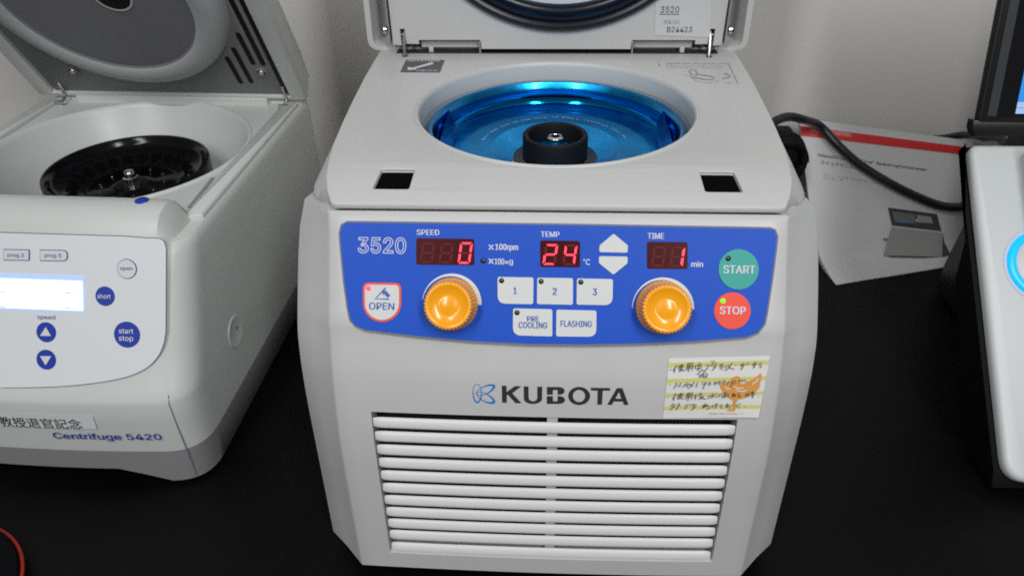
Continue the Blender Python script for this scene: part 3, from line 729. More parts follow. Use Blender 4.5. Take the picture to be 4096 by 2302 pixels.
HW = '''372 345 385 320|495 245 470 300 425 345|462 310 445 390|520 265 640 245|530 290 625 275 615 320 535 335 530 290|590 225 575 320 545 385|550 335 640 355
700 220 690 300 660 350|700 220 800 205 785 330 770 345|695 265 790 255|690 305 785 295|745 215 710 375|840 260 840 320|840 260 970 240 945 310|845 315 945 305|930 195 890 360
1030 255 1095 240 1075 300 1025 345|1145 165 1155 195|1190 160 1205 190|1180 210 1120 270|1175 225 1245 220 1210 300 1150 350|1165 265 1215 280|1290 245 1370 235|1340 225 1300 290 1350 280|1380 260 1300 320 1370 325
1420 260 1405 310|1530 205 1470 300 1400 355|1450 240 1480 300 1560 325 1560 300|1590 235 1605 255|1680 245 1780 230|1730 210 1735 290 1690 335|1735 265 1700 270 1715 290|1800 220 1810 245|1835 210 1845 235
1900 235 2000 215|1960 180 1955 270 1920 310|1955 245 1925 255 1945 275|2030 215 2085 210 2030 260 2080 255 2075 290 2040 295|880 430 970 330 1040 385|930 430 920 490|930 435 1000 415 990 480|1000 380 960 480|1020 415 1070 410 1050 490|1030 440 1015 495
365 620 375 600|440 690 495 580 505 650 590 570 545 660|600 665 700 560 690 670|640 630 720 620|720 590 800 650|830 565 715 690|890 570 855 665|990 555 965 610 1050 595|1045 560 1005 640 985 700
1110 565 1085 610 1105 635 1135 595 1110 565|1215 555 1190 600 1210 620 1240 580 1215 555|1290 545 1265 590 1285 610 1315 570 1290 545|1375 535 1345 580 1365 605 1410 560 1375 535|1450 560 1435 620|1445 585 1490 555|1545 540 1495 670|1545 550 1600 545 1580 590 1525 600|1665 520 1650 580|1665 540 1720 525 1700 580|1715 540 1780 520 1765 575 1830 560
330 855 338 840|480 770 455 830 425 880|447 850 430 915|510 800 630 780|520 825 610 810 600 850 525 865 520 825|575 765 560 850 500 890|530 870 620 880|690 775 680 850 650 890|690 775 790 760 775 880 760 890|685 810 780 800|680 850 775 840|735 770 700 920
855 790 825 830|870 815 830 870|850 840 840 890|960 760 910 800 960 800|970 780 900 840 1000 830|940 850 1000 850 910 890|930 860 1040 885|1170 770 1150 870 1130 860|1080 830 1140 815 1070 880|1240 780 1170 830 1250 850
1275 800 1290 815|1265 850 1330 800|1340 790 1450 770|1395 750 1400 780|1350 830 1340 870|1350 825 1470 800 1450 860|1370 840 1430 830|1400 810 1390 870|1515 800 1590 790|1560 770 1545 850|1590 800 1530 850 1530 820 1600 810 1590 850|1625 790 1680 785 1630 830 1700 820 1680 850 1640 850
1790 780 1780 840|1790 780 1840 770 1830 840 1785 840|1785 810 1830 805|1870 765 1940 755|1910 735 1905 790|1850 790 1965 775|1870 820 1950 810|1925 790 1910 870|2010 840 2022 838
430 965 390 1020|420 985 480 980 420 1050 365 1090|420 1020 450 1040|550 955 485 1090|530 1010 580 1000|640 1000 700 985 680 1040 640 1060|720 980 730 1000|750 975 760 995|820 970 780 1020|810 985 860 985 830 1040 770 1095|800 1020 835 1035
965 1005 1080 990|1030 960 1000 1050|1070 1000 970 1050 1000 1020 1110 1010 1110 1050 1050 1075|1170 990 1155 1050|1190 1000 1270 985|1250 960 1215 1060|1290 1000 1350 990 1320 1030 1340 1060|1400 1000 1480 985|1440 960 1430 1050 1410 1040 1490 1010 1500 1050 1460 1060|1520 980 1535 1000|1690 965 1600 1010 1670 1050|1760 1025 1772 1023'''
for st in HW.replace('\n', '|').split('|'):
    v = [float(x) for x in st.split()]; ln(FR, cn, list(zip(v[::2], v[1::2])), .00034, 'ink', W_ + .0003)
tag(b.build('paper_note', None, smooth=False, recalc=False), 'small yellow-striped paper note with Japanese handwriting and an orange bird, taped below the stop button', 'note')

# ================================================================== left machine (turned slightly)
EO = V((-.352, .273, 0)); _f = math.radians(2.2)
EX = V((math.cos(_f), -math.sin(_f), 0)); EY = V((math.sin(_f), math.cos(_f), 0)); EZ = V((0, 0, 1))
def E(x, y, z): return EO + EX * x + EY * y + EZ * z
def EF(o, u, v):
    def d(t): return EX * t[0] + EY * t[1] + EZ * t[2]
    return Frame(E(*o), d(u), d(v))
EP = thing('centrifuge', tuple(EO), 'greenish white centrifuge with round blue buttons, open dark lid and a black rotor', 'centrifuge')
def section(z, h, fy, rf=.026, rb=.012, by=.125, zf=None):
    p = rpoly([(-h, fy), (h, fy), (h, by), (-h, by)], [rf, rf, rb, rb], 8)
    # split the long front edge so it can bow
    out = []
    for i, (x, y) in enumerate(p):
        out.append((x, y))
    fr = [(-h + rf * .9 + (2 * h - 1.8 * rf) * k / 10, fy) for k in range(1, 10)]
    k0 = 9
    out = out[:k0] + fr + out[k0:]
    return [E(x, y - (.006 * max(0, 1 - (x / h) ** 2) if y < fy + .03 else 0), zf(x, y) if zf else z) for x, y in out]
def foot_z(x, y):
    k = max(0, min(1, (abs(x) - .062) / .03)); k = k * k * (3 - 2 * k); return .0115 * (1 - k) + .0006
b = MB()
b.grid([section(0, .1155, -.1905, zf=foot_z), section(0, .1195, -.1955, zf=lambda x, y: foot_z(x, y) + .003), section(.0325, .1218, -.1965), section(.0327, .1205, -.1950), section(.04, .1200, -.194)], 'grey_base', closed=True)
b.build('base', EP, sharp=50)
b = MB()
b.grid([section(.033, .1205, -.1950), section(.0335, .1220, -.1968), section(.06, .1228, -.1982), section(.076, .1230, -.1987), section(.080, .1230, -.1975), section(.086, .1230, -.1928), section(.1106, .1228, -.1800), section(.15, .1220, -.1595), section(.162, .1216, -.1533, rf=.025), section(.1665, .1205, -.1500, rf=.024), section(.168, .1190, -.1480, rf=.023)], 'greenish_plastic', closed=True)
DF = EF((0, 0, .168), (1, 0, 0), (0, 1, 0))
top = section(.168, .1190, -.1480, rf=.023); tl = []
for p in top:
    q = p - EO; tl.append((q.dot(EX), q.dot(EY)))
BC = (0, -.002); BR = .1005
b.fill(DF, [tl, circ(BC, BR + .002, 96)], 'greenish_plastic', w=0)
# raised side rims
for sx in (-1, 1):
    b.prism(DF, rpoly([(sx * .1055, -.118), (sx * .1185, -.112), (sx * .1185, .100), (sx * .1055, .100)], .001, 3), -.001, .0035, 'greenish_plastic', ch=.0012)
b.prism(DF, rpoly([(-.104, .1045), (.104, .1045), (.104, .120), (-.104, .120)], .002, 3), -.001, .003, 'greenish_plastic', ch=.001)
# console ridge along the front
prof = [(-.1535, .161), (-.1480, .1725), (-.1425, .1805), (-.1365, .1858), (-.1290, .1878), (-.1215, .1872), (-.1150, .1835), (-.1095, .176), (-.1065, .165)]
rr = []
for x, f in ((-.113, .0), (-.1105, .55), (-.106, .85), (-.098, 1), (-.05, 1), (0, 1), (.05, 1), (.098, 1), (.1035, .95), (.1075, .7), (.1105, .3), (.112, .0)):
    rr.append([E(x, y - .006 * (1 - (x / .122) ** 2) * (1 if y < -.13 else 0) + (1 - f) * .010 * (1 if y < -.12 else -.4), .162 + (z - .162) * f) for y, z in prof])
b.grid(rr, 'greenish_plastic')
b.build('housing', EP, sharp=34)
# chamber, rim lip
b = MB(); b.lathe(DF, [(BR + .0050, .0), (BR + .0044, .0012), (BR + .003, .0014), (BR + .0015, .0006), (BR, -.003), (.096, -.012), (.088, -.028), (.080, -.042), (.074, -.050), (0, -.052)], 'greenish_plastic', 96, BC); b.build('chamber', EP, sharp=60)
# rotor
ER = EF((0, .004, 0), (1, 0, 0), (0, 1, 0))
b = MB(); b.lathe(ER, [(.060, .118), (.0648, .126), (.0655, .1485), (.0648, .1500), (.0630, .1503), (.0615, .1490), (.0600, .1455), (.0575, .1425), (.0540, .1415), (.0500, .1400), (.0380, .1330), (.0350, .1325), (.0320, .1335), (.0180, .1335), (.0165, .1345), (.0120, .1345), (0, .1345)], 'black_anodised', 96)
for i in range(24):
    a = 2 * math.pi * i / 24; f = Frame(ER.pt(.0452 * math.cos(a), .0452 * math.sin(a), .1376), ER.u * -math.sin(a) + ER.v * math.cos(a), (ER.u * -math.cos(a) - ER.v * math.sin(a)) * .86 + EZ * -.5)
    f = Frame(f.o, f.u, f.v); sgn = 1 if f.n.z > 0 else -1
    b.lathe(f, [(.0049, .0000 * sgn), (.0047, .0007 * sgn), (.0043, .0006 * sgn)], 'black_anodised', 20)
    b.lathe(f, [(.0044, .0005 * sgn), (0, .0004 * sgn)], 'hole_black', 20)
erot = b.build('rotor', EP, sharp=40)
b = MB(); b.lathe(ER, [(.0062, .1345), (.0060, .1400), (.0048, .1408), (.0046, .1440), (.0040, .1450), (.0022, .1452), (.0020, .1442), (0, .1442)], 'chrome', 32); b.build('rotor_nut', erot)
b = MB()
for i in range(10):
    a = 2 * math.pi * (i + .3) / 10; b.lathe(ER, [(.0011, .1336), (.0010, .1346), (0, .1349)], 'chrome', 10, (.026 * math.cos(a), .026 * math.sin(a)))
b.build('rotor_studs', erot)
# latch slot + blue lid button on the deck
b = MB(); S = [DF.at(c1(*p)) for p in ((1440, 1212), (1468, 1212), (1310, 1418), (1275, 1418))]
b.poly(DF, S, 'grey_base', w=.0004); b.build('latch_slot', EP, smooth=False)
b = MB(); bf = EF((0, 0, .1872), (1, 0, 0), (0, 1, 0)); c = bf.at(c1(968, 1372)); b.lathe(bf, [(.0045, -.002), (.0045, .001), (.0035, .0016), (0, .0017)], 'eppi_blue', 24, c); b.build('release_button', EP)
# control panel on the sloping front
class EFront:
    def __init__(s, off=0): s.fr = EF((0, -.1800, .1106), (1, 0, 0), (0, .0205, .0394)); s.o = off
    def pt(s, a, b_, w=0): return s.fr.pt(a, b_, w + .0052 * max(0, 1 - (a / .1228) ** 2))
    def at(s, uv):
        w = .005
        for _ in range(4):
            a, b_ = s.fr.off(w).at(uv); w = .0052 * max(0, 1 - (a / .1228) ** 2)
        return (a, b_)
EFR = EFront()
def AE(x, y): return EFR.at(ce(x, y))
def gridpoly(b, pts, m, w):  # a sheet that follows the bow: strips across
    b.poly(EFR, pts, m, w)
tr = EFR.at(D(415, 600)); right = [EFR.at(D(*p)) for p in ((422, 800), (414, 860), (395, 900), (360, 930), (300, 951), (200, 966), (100, 972), (0, 973))]
right = [tuple(p) for p in spline([V((p[0], p[1], 0)) for p in right], 6)]; right = [(p[0], p[1]) for p in right]
top_v = EFR.at(D(0, 585))[1]
out = [(-.1, top_v)] + [(-.1 + .2 * k / 12, top_v) for k in range(1, 12)] + rpoly([(tr[0] - .012, tr[1]), (tr[0] + .001, tr[1]), right[0]], [0, .006, 0]) + right[1:] + [(-a, v) for a, v in right[::-1][1:]]
b = MB()
def sheet(b, out, m, w):
    """fill a wide outline in vertical strips so it hugs the curved front"""
    xs_ = sorted(p[0] for p in out); n = len(out)
    def span(x):
        ys = []
        for i in range(n):
            (xa, ya), (xb, yb) = out[i], out[(i + 1) % n]
            if (xa - x) * (xb - x) <= 0 and abs(xa - xb) > 1e-7: ys.append(ya + (yb - ya) * (x - xa) / (xb - xa))
        return min(ys), max(ys)
    prev = None
    for x in [xs_[0] + (xs_[-1] - xs_[0]) * (k + .001) / 170.002 for k in range(171)]:
        lo, hi = span(x); cur = [EFR.pt(x, lo, w), EFR.pt(x, hi, w)]
        if prev: b.add(prev + cur, [[0, 2, 3, 1]], m)
        prev = cur
oo = inset(out if area(out) > 0 else out[::-1], -.0006)
sheet(b, oo, 'seam_grey', .0006); sheet(b, out, 'panel_film', .0010)
epanel = b.build('control_panel', EP, smooth=True)
EW = .0013
def eround(name, cx, cy, r, face, rim=None, txt=(), tm='pale_print', shape=None):
    b = MB(); c = AE(cx, cy); rr_ = abs(AE(cx + r, cy)[0] - c[0])
    if rim: b.poly(EFR, circ(c, rr_ * 1.0, 40), rim, EW); b.poly(EFR, circ(c, rr_ * .93, 40), face, EW + .0004)
    else: b.poly(EFR, circ(c, rr_, 40), face, EW)
    for t, bx in txt: b.text(EFR, t, (ce(*bx[:2]), ce(*bx[2:])), tm, .008, w=EW + .0008)
    if shape: b.poly(EFR, [AE(*p) for p in shape], 'button_white', EW + .0006)
    b.build(name, epanel, smooth=False)
eround('open_button', 1060, 360, 82, 'button_white', 'eppi_blue', [('open', (1006, 346, 1112, 376))], 'eppi_print')
eround('short_button', 879, 585, 80, 'eppi_blue', None, [('short', (821, 566, 932, 604))])
eround('start_stop_button', 1060, 902, 108, 'eppi_blue', None, [('start', (998, 853, 1118, 892)), ('stop', (998, 912, 1118, 963))])
eround('speed_up_button', 393, 882, 81, 'eppi_blue', shape=((395, 838), (438, 912), (346, 911)))
eround('speed_down_button', 393, 1108, 81, 'eppi_blue', shape=((347, 1078), (440, 1078), (393, 1154)))
for name, bx, tx, rr4 in (('program_button', (40, 196, 258, 293), ('prog 2', (80, 230, 215, 268)), [.0006, .0006, .0006, .0006]), ('program_button', (341, 200, 573, 298), ('prog 3', (385, 233, 522, 271)), [.0006, .0043, .0043, .0006])):
    b = MB(); q = [AE(bx[0], bx[1]), AE(bx[2], bx[1] + 4), AE(bx[2], bx[3]), AE(bx[0], bx[3] - 3)]; o_ = rpoly(q, rr4, 5)
    o_ = o_ if area(o_) > 0 else o_[::-1]
    b.poly(EFR, o_, 'eppi_blue', EW); b.poly(EFR, inset(o_, .0005), 'button_white', EW + .0004)
    b.text(EFR, tx[0], (ce(*tx[1][:2]), ce(*tx[1][2:])), 'eppi_print', .004, w=EW + .0008); b.build(name, epanel, smooth=False)
b = MB(); b.text(EFR, 'speed', (ce(318, 742), ce(468, 781)), 'eppi_print', .014, w=EW + .0002); b.build('lettering', epanel, smooth=False)
b = MB(); q = [AE(700, 421), AE(700, 703)]; lx0 = -.048
sheet(b, [(lx0, q[1][1] - .0012), (q[1][0] + .0008, q[1][1] - .0012), (q[0][0] + .0008, q[0][1] + .0002), (lx0, q[0][1] + .0002)], 'lcd_edge', EW)
t_ = AE(697, 461)[1]
sheet(b, [(lx0, q[1][1]), (q[1][0], q[1][1]), (q[1][0], t_), (lx0, t_)], 'lcd', EW + .0004)
for x0, x1, y in ((12, 62, 547), (553, 603, 557), (12, 62, 670), (553, 604, 681)): ln(EFR, ce, [(x0, y), (x1, y + 1)], .0005, 'led_off', EW + .0008)
ln(EFR, ce, [(655, 514), (655, 530)], .0007, 'green_button', EW + .0008)
b.build('lcd_screen', epanel, smooth=False)
# lettering and label strip on the lower front
class ELow:
    fr = EF((0, -.1975, .035), (1, 0, 0), (0, -.02, 1))
    def pt(s, a, b_, w=0): return s.fr.pt(a, b_, w + .0062 * max(0, 1 - (a / .1228) ** 2))
    def at(s, uv):
        w = .005
        for _ in range(4):
            a, b_ = s.fr.off(w).at(uv); w = .0062 * max(0, 1 - (a / .1228) ** 2)
        return (a, b_)
EL = ELow()
b = MB(); b.text(EL, 'Centrifuge 5420', (cl(800, 478), cl(2385, 590)), 'eppi_blue', .024, w=.0007); b.build('model_lettering', EP, smooth=False)
b = MB(); q = [EL.at(cl(*p)) for p in ((1370, 220), (1440, 410), (0, 390), (0, 205))]; lo = q[1][1]; hi = q[0][1]
q = [(q[0][0], hi), (q[1][0], lo), (-.06, lo + .001), (-.06, hi + .001)]
for k in range(24):
    f0, f1 = k / 24, (k + 1) / 24; b.add([EL.pt(q[3][0] + (q[0][0] - q[3][0]) * f0, hi, .001), EL.pt(q[3][0] + (q[0][0] - q[3][0]) * f1, hi, .001), EL.pt(q[2][0] + (q[1][0] - q[2][0]) * f1, lo, .001), EL.pt(q[2][0] + (q[1][0] - q[2][0]) * f0, lo, .001)], [[0, 1, 2, 3]], 'strip_label')
b.text(EL, '教授退官記念', (cl(20, 240), cl(1205, 384)), 'logo_black', .004, w=.0014); b.build('label_strip', EP, smooth=False)
# seam down the front corner and the small lock plug on the side
b = MB(); sp = [E(.1092, -.1956, .082), E(.1093, -.1979, .076), E(.1095, -.1975, .06), E(.1098, -.1961, .035), E(.1098, -.1957, .030), E(.1090, -.1933, .004)]
b.tube(sp, .0004, 'seam_grey', 6); b.build('corner_seam', EP)
SF = EF((.1231, 0, 0), (0, 1, 0), (0, 0, 1))
b = MB(); c = SF.at(D(592, 833)); b.lathe(SF, [(.0125, .0), (.0122, .0006), (.0115, .0008), (.0105, .0005), (0, .0005)], 'greenish_plastic', 32, c)
b.lathe(SF, [(.0014, .0012), (0, .0014)], 'green_button', 10, (c[0] + .002, c[1] + .002)); b.build('side_plug', EP)
# lid
ELF = EF((0, .098, .178), (1, 0, 0), (0, -.525, .851))
b = MB()
o_ = rpoly([(-.1275, -.006), (.1275, -.006), (.1275, .235), (-.1275, .235)], [.004, .004, .03, .03], 6)
i_ = rpoly([(-.1120, -.003), (.1120, -.003), (.1120, .222), (-.1120, .222)], [.001, .001, .02, .02], 6)
def lr(l, w): return [ELF.pt(x, y, w) for x, y in l]
b.grid([lr(i_, -.012), lr(i_, -.0005), lr([(x * 1.01, y) for x, y in i_], .0), lr([(x * .985, y) for x, y in o_], .0), lr(o_, -.003), lr([(x * .99, y + .004) for x, y in o_], -.022), lr([(x * .93, y * .95 + .012) for x, y in o_], -.040)], 'greenish_plastic', closed=True)
N = len(o_); b.add(lr([(x * .93, y * .95 + .012) for x, y in o_], -.040), [list(range(N))[::-1]], 'greenish_plastic')
elid = b.build('lid', EP, sharp=40)
b = MB(); b.prism(ELF, [(x * .985, y) for x, y in i_], -.013, -.003, 'lid_grey', ch=.001)
for x, v0, v1 in ((.0920, .037, .0755), (.0815, .0125, .058), (.0716, .0115, .0465), (.1005, .036, .15)): b.poly(ELF, rpoly([(x - .0022, v0), (x + .0022, v0), (x + .0022, v1), (x - .0022, v1)], .002, 3), 'matte_black', w=-.0026)
b.poly(ELF, [(.1065, .0), (.1104, .0), (.1104, .2), (.1065, .2)], 'matte_black', w=-.0026)
b.build('lid_liner', elid)
b = MB(); DC = (-.003, .1185)
b.lathe(ELF, [(.0985, -.003), (.0975, .002), (.0945, .0075), (.0890, .0105), (.0830, .0112), (.0770, .0105), (.0748, .0090)], 'lid_ring', 96, DC); b.build('lid_dish', elid, sharp=60)
b = MB(); b.lathe(ELF, [(.0750, .0088), (.0735, .0075), (0, .0075)], 'lid_disc', 64, DC)
b.lathe(ELF, [(.0155, .0076), (.0150, .0082), (.0135, .0079)], 'lid_ring', 32, (.0145, .1245)); b.lathe(ELF, [(.0136, .0079), (.012, .0080), (0, .0080)], 'matte_black', 32, (.0145, .1245)); b.build('lid_disc', elid)
for x, v in ((.0955, .0275), (-.0765, .0255)):
    b = MB(); b.lathe(ELF, [(.0052, -.0029), (.0050, -.0015), (.004, -.0012), (.0036, -.0024)], 'lid_grey', 20, (x, v)); b.lathe(ELF, [(.0030, -.002), (.0022, -.0008), (0, -.0006)], 'dull_steel', 14, (x, v)); b.build('lid_screw', elid)
for x in (-.1, .108):
    b = MB(); b.tube([ELF.pt(x, .010, -.002), ELF.pt(x, -.004, .001), E(x + .001, .088, .168)], .0013, 'chrome', 8); b.tube([E(x - .004, .088, .1715), E(x + .005, .088, .1715)], .0016, 'chrome', 8); b.build('hinge_pin', EP)
b = MB(); b.box((-.09, .098, .166), (.09, .112, .1745), 'greenish_plastic', EF((0, 0, 0), (1, 0, 0), (0, 1, 0))); b.build('hinge_bar', EP, bevel=.001)

# ================================================================== right instrument
ND = thing('spectrophotometer', (.41, .2, 0), 'white sloping instrument with a dark tablet screen and a glowing blue ring', 'instrument')
b = MB()
bk = [on_axis(p, 0, .3035) for p in ((3850, 590), (3836, 610), (3847, 809), (3859, 964), (3829, 1080), (3818, 1108))]
side = [(.0835, .004), (.088, .0155), (.258, .176)] + [(p.y, p.z) for p in bk] + [(.128, .004)]
b.prism(Frame((.3035, 0, 0), (0, 1, 0), (0, 0, 1)), side, 0, .2045, 'dead_black')
b.prism(Frame((.365, 0, 0), (0, 1, 0), (0, 0, 1)), [(.16, .004), (.262, .178), (.2565, .2035), (.275, .215), (.30, .205), (.335, .03), (.335, .004)], 0, .12, 'black_plastic')
b.build('chassis', ND, bevel=.0015)
NF = Frame((.3075, .0775, .0165), (1, 0, 0), (0, .1765, .1685))
NL = NF.at(D(2440, 362))[1]
b = MB(); b.prism(NF, rpoly([(0, 0), (.198, 0), (.198, NL), (0, NL)], [.016, .016, .008, .008], 8), -.008, .0, 'device_white', ch=.0035); b.build('face_plate', ND, sharp=60)
RCN = NF.at(D(2626, 667))
b = MB(); b.lathe(NF, [(RX, h) for RX, h in ((.0286, .0001), (.0280, .0005), (.0270, .0003))], 'device_white', 48, RCN); b.lathe(NF, [(.0212, .0), (.0205, .003), (.018, .004), (0, .004)], 'device_white', 48, RCN); b.lathe(NF, [(.0035, .004), (.003, .0065), (0, .0066)], 'chrome', 20, RCN); b.build('pedestal', ND)
b = MB(); b.lathe(NF, [(.0222 + .0036 * math.cos(t * math.pi / 6), .0006 + .0022 * math.sin(t * math.pi / 6)) for t in range(0, 7)], 'ring_glow', 64, RCN); b.build('glow_ring', ND)
b = MB(); b.prism(NF, rpoly([(RCN[0] - .007, RCN[1] - .012), (RCN[0] + .007, RCN[1] - .012), (RCN[0] + .008, RCN[1] + .085), (RCN[0] - .008, RCN[1] + .085)], .006, 6), .011, .026, 'device_white', ch=.004)
b.prism(NF, rpoly([(RCN[0] - .007, RCN[1] + .060), (RCN[0] + .007, RCN[1] + .060), (RCN[0] + .007, RCN[1] + .084), (RCN[0] - .007, RCN[1] + .084)], .003), -.001, .012, 'device_white'); b.build('sample_arm', ND)
TBV = V((0, .0190, .0770)).normalized()
TB = Frame((.3080, .2535, .2005), (1, 0, 0), TBV)
b = MB(); b.prism(TB, rpoly([(0, 0), (.200, 0), (.200, .150), (0, .150)], .004), -.006, .0, 'black_plastic', ch=.0015)
b.prism(TB, [(-.0025, -.004), (.0, -.010), (.20, -.010), (.2025, -.004), (.2025, .002), (-.0025, .002)], -.010, -.001, 'black_plastic', ch=.001)
tab = b.build('tablet', ND, sharp=40)
ta = TB.at(ct(700, 1060)); tb_ = TB.at(ct(768, 1100))
b = MB(); b.add([TB.pt(x, y, .0004) for x, y in ((ta[0], .005), (tb_[0], .005), (tb_[0], .146), (ta[0], .146))], [[0, 1, 2, 3]], 'bezel_grey'); b.build('bezel', tab)
b = MB(); b.add([TB.pt(x, y, .0006) for x, y in ((tb_[0], .005), (.195, .005), (.195, .146), (tb_[0], .146))], [[0, 1, 2, 3]], 'screen_glass')
sx0, sy0 = TB.at(ct(948, 940)); sy1 = TB.at(ct(955, 890))[1]; sy2 = TB.at(ct(965, 840))[1]; sy3 = TB.at(ct(1020, 520))[1]
for y0, y1, m in ((sy0, sy1, 'screen_pale'), (sy1, sy2, 'screen_pale'), (sy2, sy3, 'screen_blue')):
    b.add([TB.pt(x, y, .0009) for x, y in ((sx0, y0), (.185, y0), (.185, y1 - .0002), (sx0, y1 - .0002))], [[0, 1, 2, 3]], m)
b.build('screen', tab)

# ================================================================== booklet leaning on the wall
BL = on_axis(cm(418, 1425), 2, .0); th = math.radians(9); wv_ = V((-math.sin(th), math.cos(th), 0))
prof = [(-.0005, .0005), (.018, .0022), (.0376, .007), (.0460, .0125), (.0539, .0189), (.0700, .0350), (.0878, .0535), (.1117, .0809), (.1283, .1017), (.1361, .1104), (.1395, .1146)]
Lp = [BL + wv_ * a + V((0, 0, z)) for a, z in prof]
BRv = on_axis(cm(1480, 1245), 2, .001); TRv = on_axis(cm(1590, 182), 1, .452)
Rp = []
for a, z in prof:
    fa = a / prof[-1][0]; fz = (z - .0005) / (prof[-1][1] - .0005)
    Rp.append(V((BRv.x + (TRv.x - BRv.x) * fa, BRv.y + (TRv.y - BRv.y) * fa, .001 + (TRv.z - .001) * fz)))
Ls, Rs = spline(Lp, 4), spline(Rp, 4); NB = len(Ls) - 1
class Cover:
    def p(s, a, t):
        x = max(0, min(1, t)) * NB; i = min(int(x), NB - 1); f = x - i
        l = Ls[i].lerp(Ls[i + 1], f); r = Rs[i].lerp(Rs[i + 1], f); return l.lerp(r, a)
    def pt(s, a, t, w=0):
        e = .004; du = s.p(a + e, t) - s.p(a - e, t); dv = s.p(a, min(1, t + e)) - s.p(a, max(0, t - e)); n_ = du.cross(dv).normalized()
        return s.p(a, t) + n_ * w
    def at(s, uv):
        a, t = .5, .6
        def pr(a, t):
            d = s.p(a, t) - CAM; z = d.dot(FWD); return V((2048 + FPX * d.dot(RT) / z, 1151 - FPX * d.dot(UP) / z))
        for _ in range(25):
            q = pr(a, t); e = V(uv) - q; ja = (pr(a + .005, t) - q) / .005; jt = (pr(a, t + .005) - q) / .005 if t < .99 else (q - pr(a, t - .005)) / .005
            det = ja.x * jt.y - ja.y * jt.x
            if abs(det) < 1e-6: break
            a += max(-.3, min(.3, (e.x * jt.y - e.y * jt.x) / det)); t += max(-.2, min(.2, (ja.x * e.y - ja.y * e.x) / det)); t = max(0, min(1, t))
        return (a, t)
CV = Cover()
na, ntt = 12, 44
def cover_rows(w, t0=0, t1=1, a0=0, a1=1.28, n=ntt): return [[CV.pt(a0 + (a1 - a0) * i / na, t0 + (t1 - t0) * k / n, w) for i in range(na + 1)] for k in range(n + 1)]
BK = thing('booklet', tuple(BL), 'white instruction booklet with a red band across its cover, leaning on the wall', 'booklet')
b = MB(); b.grid(cover_rows(0), 'paper_cover'); bc = b.build('front_cover', BK)
b = MB(); f_, k_ = cover_rows(-.0007), cover_rows(-.0045)
b.grid(f_, 'paper'); b.grid(k_, 'paper'); b.grid([f_[0], k_[0]], 'paper'); b.grid([f_[-1], k_[-1]], 'paper'); b.grid([[r[0] for r in f_], [r[0] for r in k_]], 'paper'); b.grid([[r[-1] for r in f_], [r[-1] for r in k_]], 'paper')
b.build('pages', BK)
b = MB(); t0 = CV.at(cm(700, 205))[1]; t1 = CV.at(cm(700, 127))[1]
b.grid(cover_rows(.0004, t0, t1, n=6), 'cover_red')
b.text(CV, 'Thermo Scientific', (cm(185, 82), cm(552, 128)), 'cover_red_print', .02, w=.0008)
b.build('red_band', bc)
b = MB()
def ctext(s_, p0, p1, h, m, bold):
    """a line of print along the cover: p0 left end, p1 right end (mid height), h pixel height"""
    a0, t0_ = CV.at(cm(*p0)); a1, t1_ = CV.at(cm(*p1)); pm = ((p0[0] + p1[0]) / 2, (p0[1] + p1[1]) / 2)
    hb = CV.at(cm(pm[0], pm[1] + h / 2))[1]; ht = CV.at(cm(pm[0], pm[1] - h / 2))[1]
    c = bpy.data.curves.new('tmp', 'FONT'); c.body = s_; c.offset = bold; c.resolution_u = 3
    if SANS and s_.isascii(): c.font = SANS
    def tf(co):
        xa = min(p.x for p in co); xb = max(p.x for p in co); ya = min(p.y for p in co); yb = max(p.y for p in co)
        return [V((a0 + (p.x - xa) / (xb - xa) * (a1 - a0), t0_ + (t1_ - t0_) * (p.x - xa) / (xb - xa) + ((p.y - ya) / (yb - ya) - .5) * (ht - hb), 0)) for p in co]
    b.curve(CV, c, m, .0006, tf)
ctext('NanoDrop One/One° Spectrophotometer', (266, 305), (1205, 432), 34, 'dark_print', .018)
ctext('クイックマニュアル', (285, 366), (650, 418), 34, 'dark_print', .01)
ctext('マニュアル番号 269-309102   Rev. B', (308, 470), (800, 545), 20, 'faint_print', .012)
ctext('2017 年 1 月', (308, 500), (475, 523), 20, 'faint_print', .012)
b.build('lettering', bc, smooth=False)
b = MB()
def cp(pts, m, w): b.poly(CV, [CV.at(cm(*p)) for p in pts], m, w)
cp(((865, 756), (1290, 812), (1330, 962), (900, 912)), 'photo_dark', .0006); cp(((900, 790), (1095, 815), (1110, 895), (925, 880)), 'photo_mid', .0009)
cp(((1112, 820), (1240, 838), (1255, 892), (1125, 885)), 'photo_light', .0009); cp(((950, 888), (985, 868), (1040, 872), (1085, 895)), 'photo_blue', .0012)
cp(((895, 925), (1340, 975), (1335, 1185), (825, 1175)), 'photo_light', .0006); cp(((1340, 975), (1355, 1060), (1410, 1168), (1335, 1187)), 'photo_dark', .0006)
cp(((990, 1090), (1130, 1075), (1290, 1060), (1240, 1130), (1090, 1165), (1010, 1140)), 'photo_mid', .0009); cp(((975, 1000), (1020, 965), (1090, 975), (1110, 1010), (1020, 1045)), 'photo_dark', .0009)
cp(((820, 1020), (930, 1035), (1010, 1060), (830, 1042)), 'photo_blue', .0012); cp(((1060, 1070), (1190, 1068), (1260, 1062), (1180, 1080)), 'photo_blue', .0012)
cp(((825, 1175), (1335, 1185), (1180, 1196), (900, 1190)), 'photo_dark', .0010)
b.build('cover_photo', bc, smooth=False)

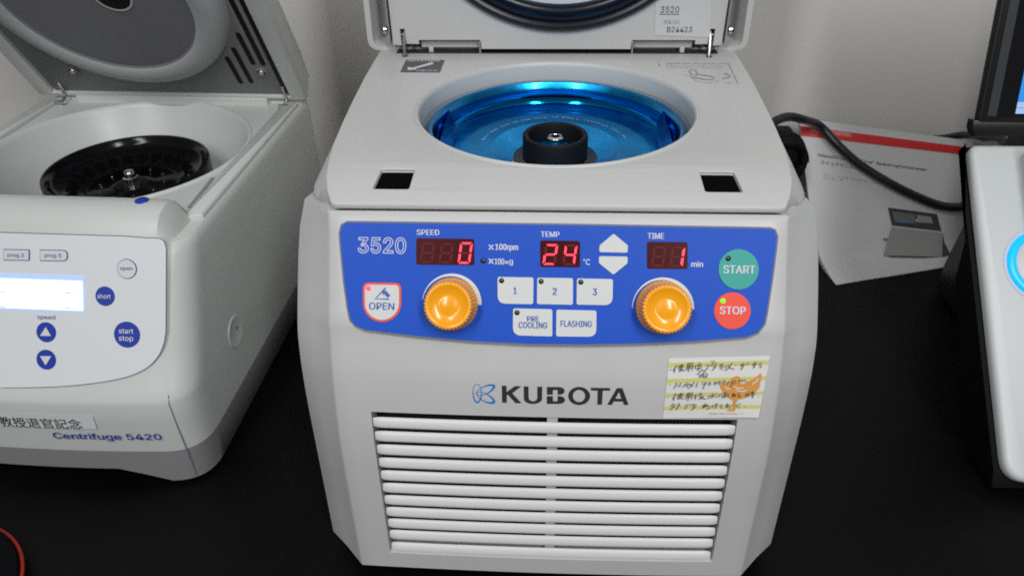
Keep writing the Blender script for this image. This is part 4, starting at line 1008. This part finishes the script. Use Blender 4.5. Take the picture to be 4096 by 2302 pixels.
# ================================================================== cables and adapter behind
pts = [on_axis(D(1850, 400), 1, .405), on_axis(D(1915, 335), 1, .412), on_axis(D(1950, 305), 1, .425), on_axis(D(1985, 294), 1, .438), on_axis(D(2020, 301), 1, .445)]
for p, w_ in (((2055, 325), .010), ((2100, 368), .0085), ((2150, 414), .0085), ((2220, 459), .0085), ((2290, 494), .0085), ((2350, 517), .0085), ((2395, 522), .0085), ((2430, 512), .0085)):
    a, t = CV.at(D(*p)); pts.append(CV.pt(a, t, w_))
pts += [pts[-1] + V((.03, .0, .012)), V((.42, .38, .06)), V((.43, .32, .05))]
b = MB(); b.tube(spline(pts, 8), .0044, 'black_rubber', 12)
tag(b.build('power_cable', None), 'thick black cable arching from behind the white machine down across the booklet', 'cable')
b = MB()
coil = []
cc = on_axis(D(1984, 400), 1, .405)
for i in range(120):
    t = i / 120 * 2 * math.pi * 3; k = i / 120
    coil.append(cc + V((math.cos(t) * .019 - .006, -.008 + .014 * k + .002 * math.sin(3 * t), math.sin(t) * (.019 + .006 * k))))
b.tube(coil, .0042, 'dead_black', 10)
tag(b.build('coiled_cable', None), 'bundle of coiled black cable tucked between the white machine and the booklet', 'cable')
b = MB(); b.prism(Frame((0, 0, 0), (1, 0, 0), (0, 1, 0)), rpoly([(.150, .440), (.250, .440), (.250, .494), (.150, .494)], .006), .0, .1020, 'dead_black', ch=.004)
tag(b.build('power_adapter', None), 'black power adapter standing against the wall behind the coiled cable', 'adapter')
b = MB(); q = [on_axis(D(2330, 352), 1, .492), on_axis(D(2385, 346), 1, .488), on_axis(D(2415, 340), 1, .475), on_axis(D(2445, 340), 1, .455), on_axis(D(2475, 345), 1, .43), on_axis(D(2520, 352), 1, .40), V((.41, .34, .12))]
b.tube(spline(q, 8), .0038, 'black_rubber', 10)
tag(b.build('signal_cable', None), 'thin black cable peeping over the booklet top beside the tablet', 'cable')

# ================================================================== red-trimmed case at the bottom left
RCx = (-.3834, -.0381); CFm = Frame((RCx[0], RCx[1], 0), (1, 0, 0), (0, 1, 0))
CS = thing('round_case', (RCx[0], RCx[1], 0), 'round black fabric case with red piping, cut off at the bottom left corner', 'case')
b = MB(); b.lathe(CFm, [(.0, .0), (.056, .0), (.0605, .003), (.0622, .009), (.0610, .013), (.054, .0155), (.03, .0165), (0, .0168)], 'black_fabric', 64); b.build('shell', CS)
b = MB(); b.tube([CFm.pt(.0628 * math.cos(2 * math.pi * i / 72), .0628 * math.sin(2 * math.pi * i / 72), .0095) for i in range(72)], .0013, 'red_piping', 8, closed=True); b.build('piping', CS)

sc.render.engine = 'CYCLES'
sc.cycles.max_bounces = 8; sc.cycles.use_denoising = False; sc.cycles.filter_width = 1.8; sc.cycles.sample_clamp_indirect = 0.7; sc.cycles.blur_glossy = 1.0
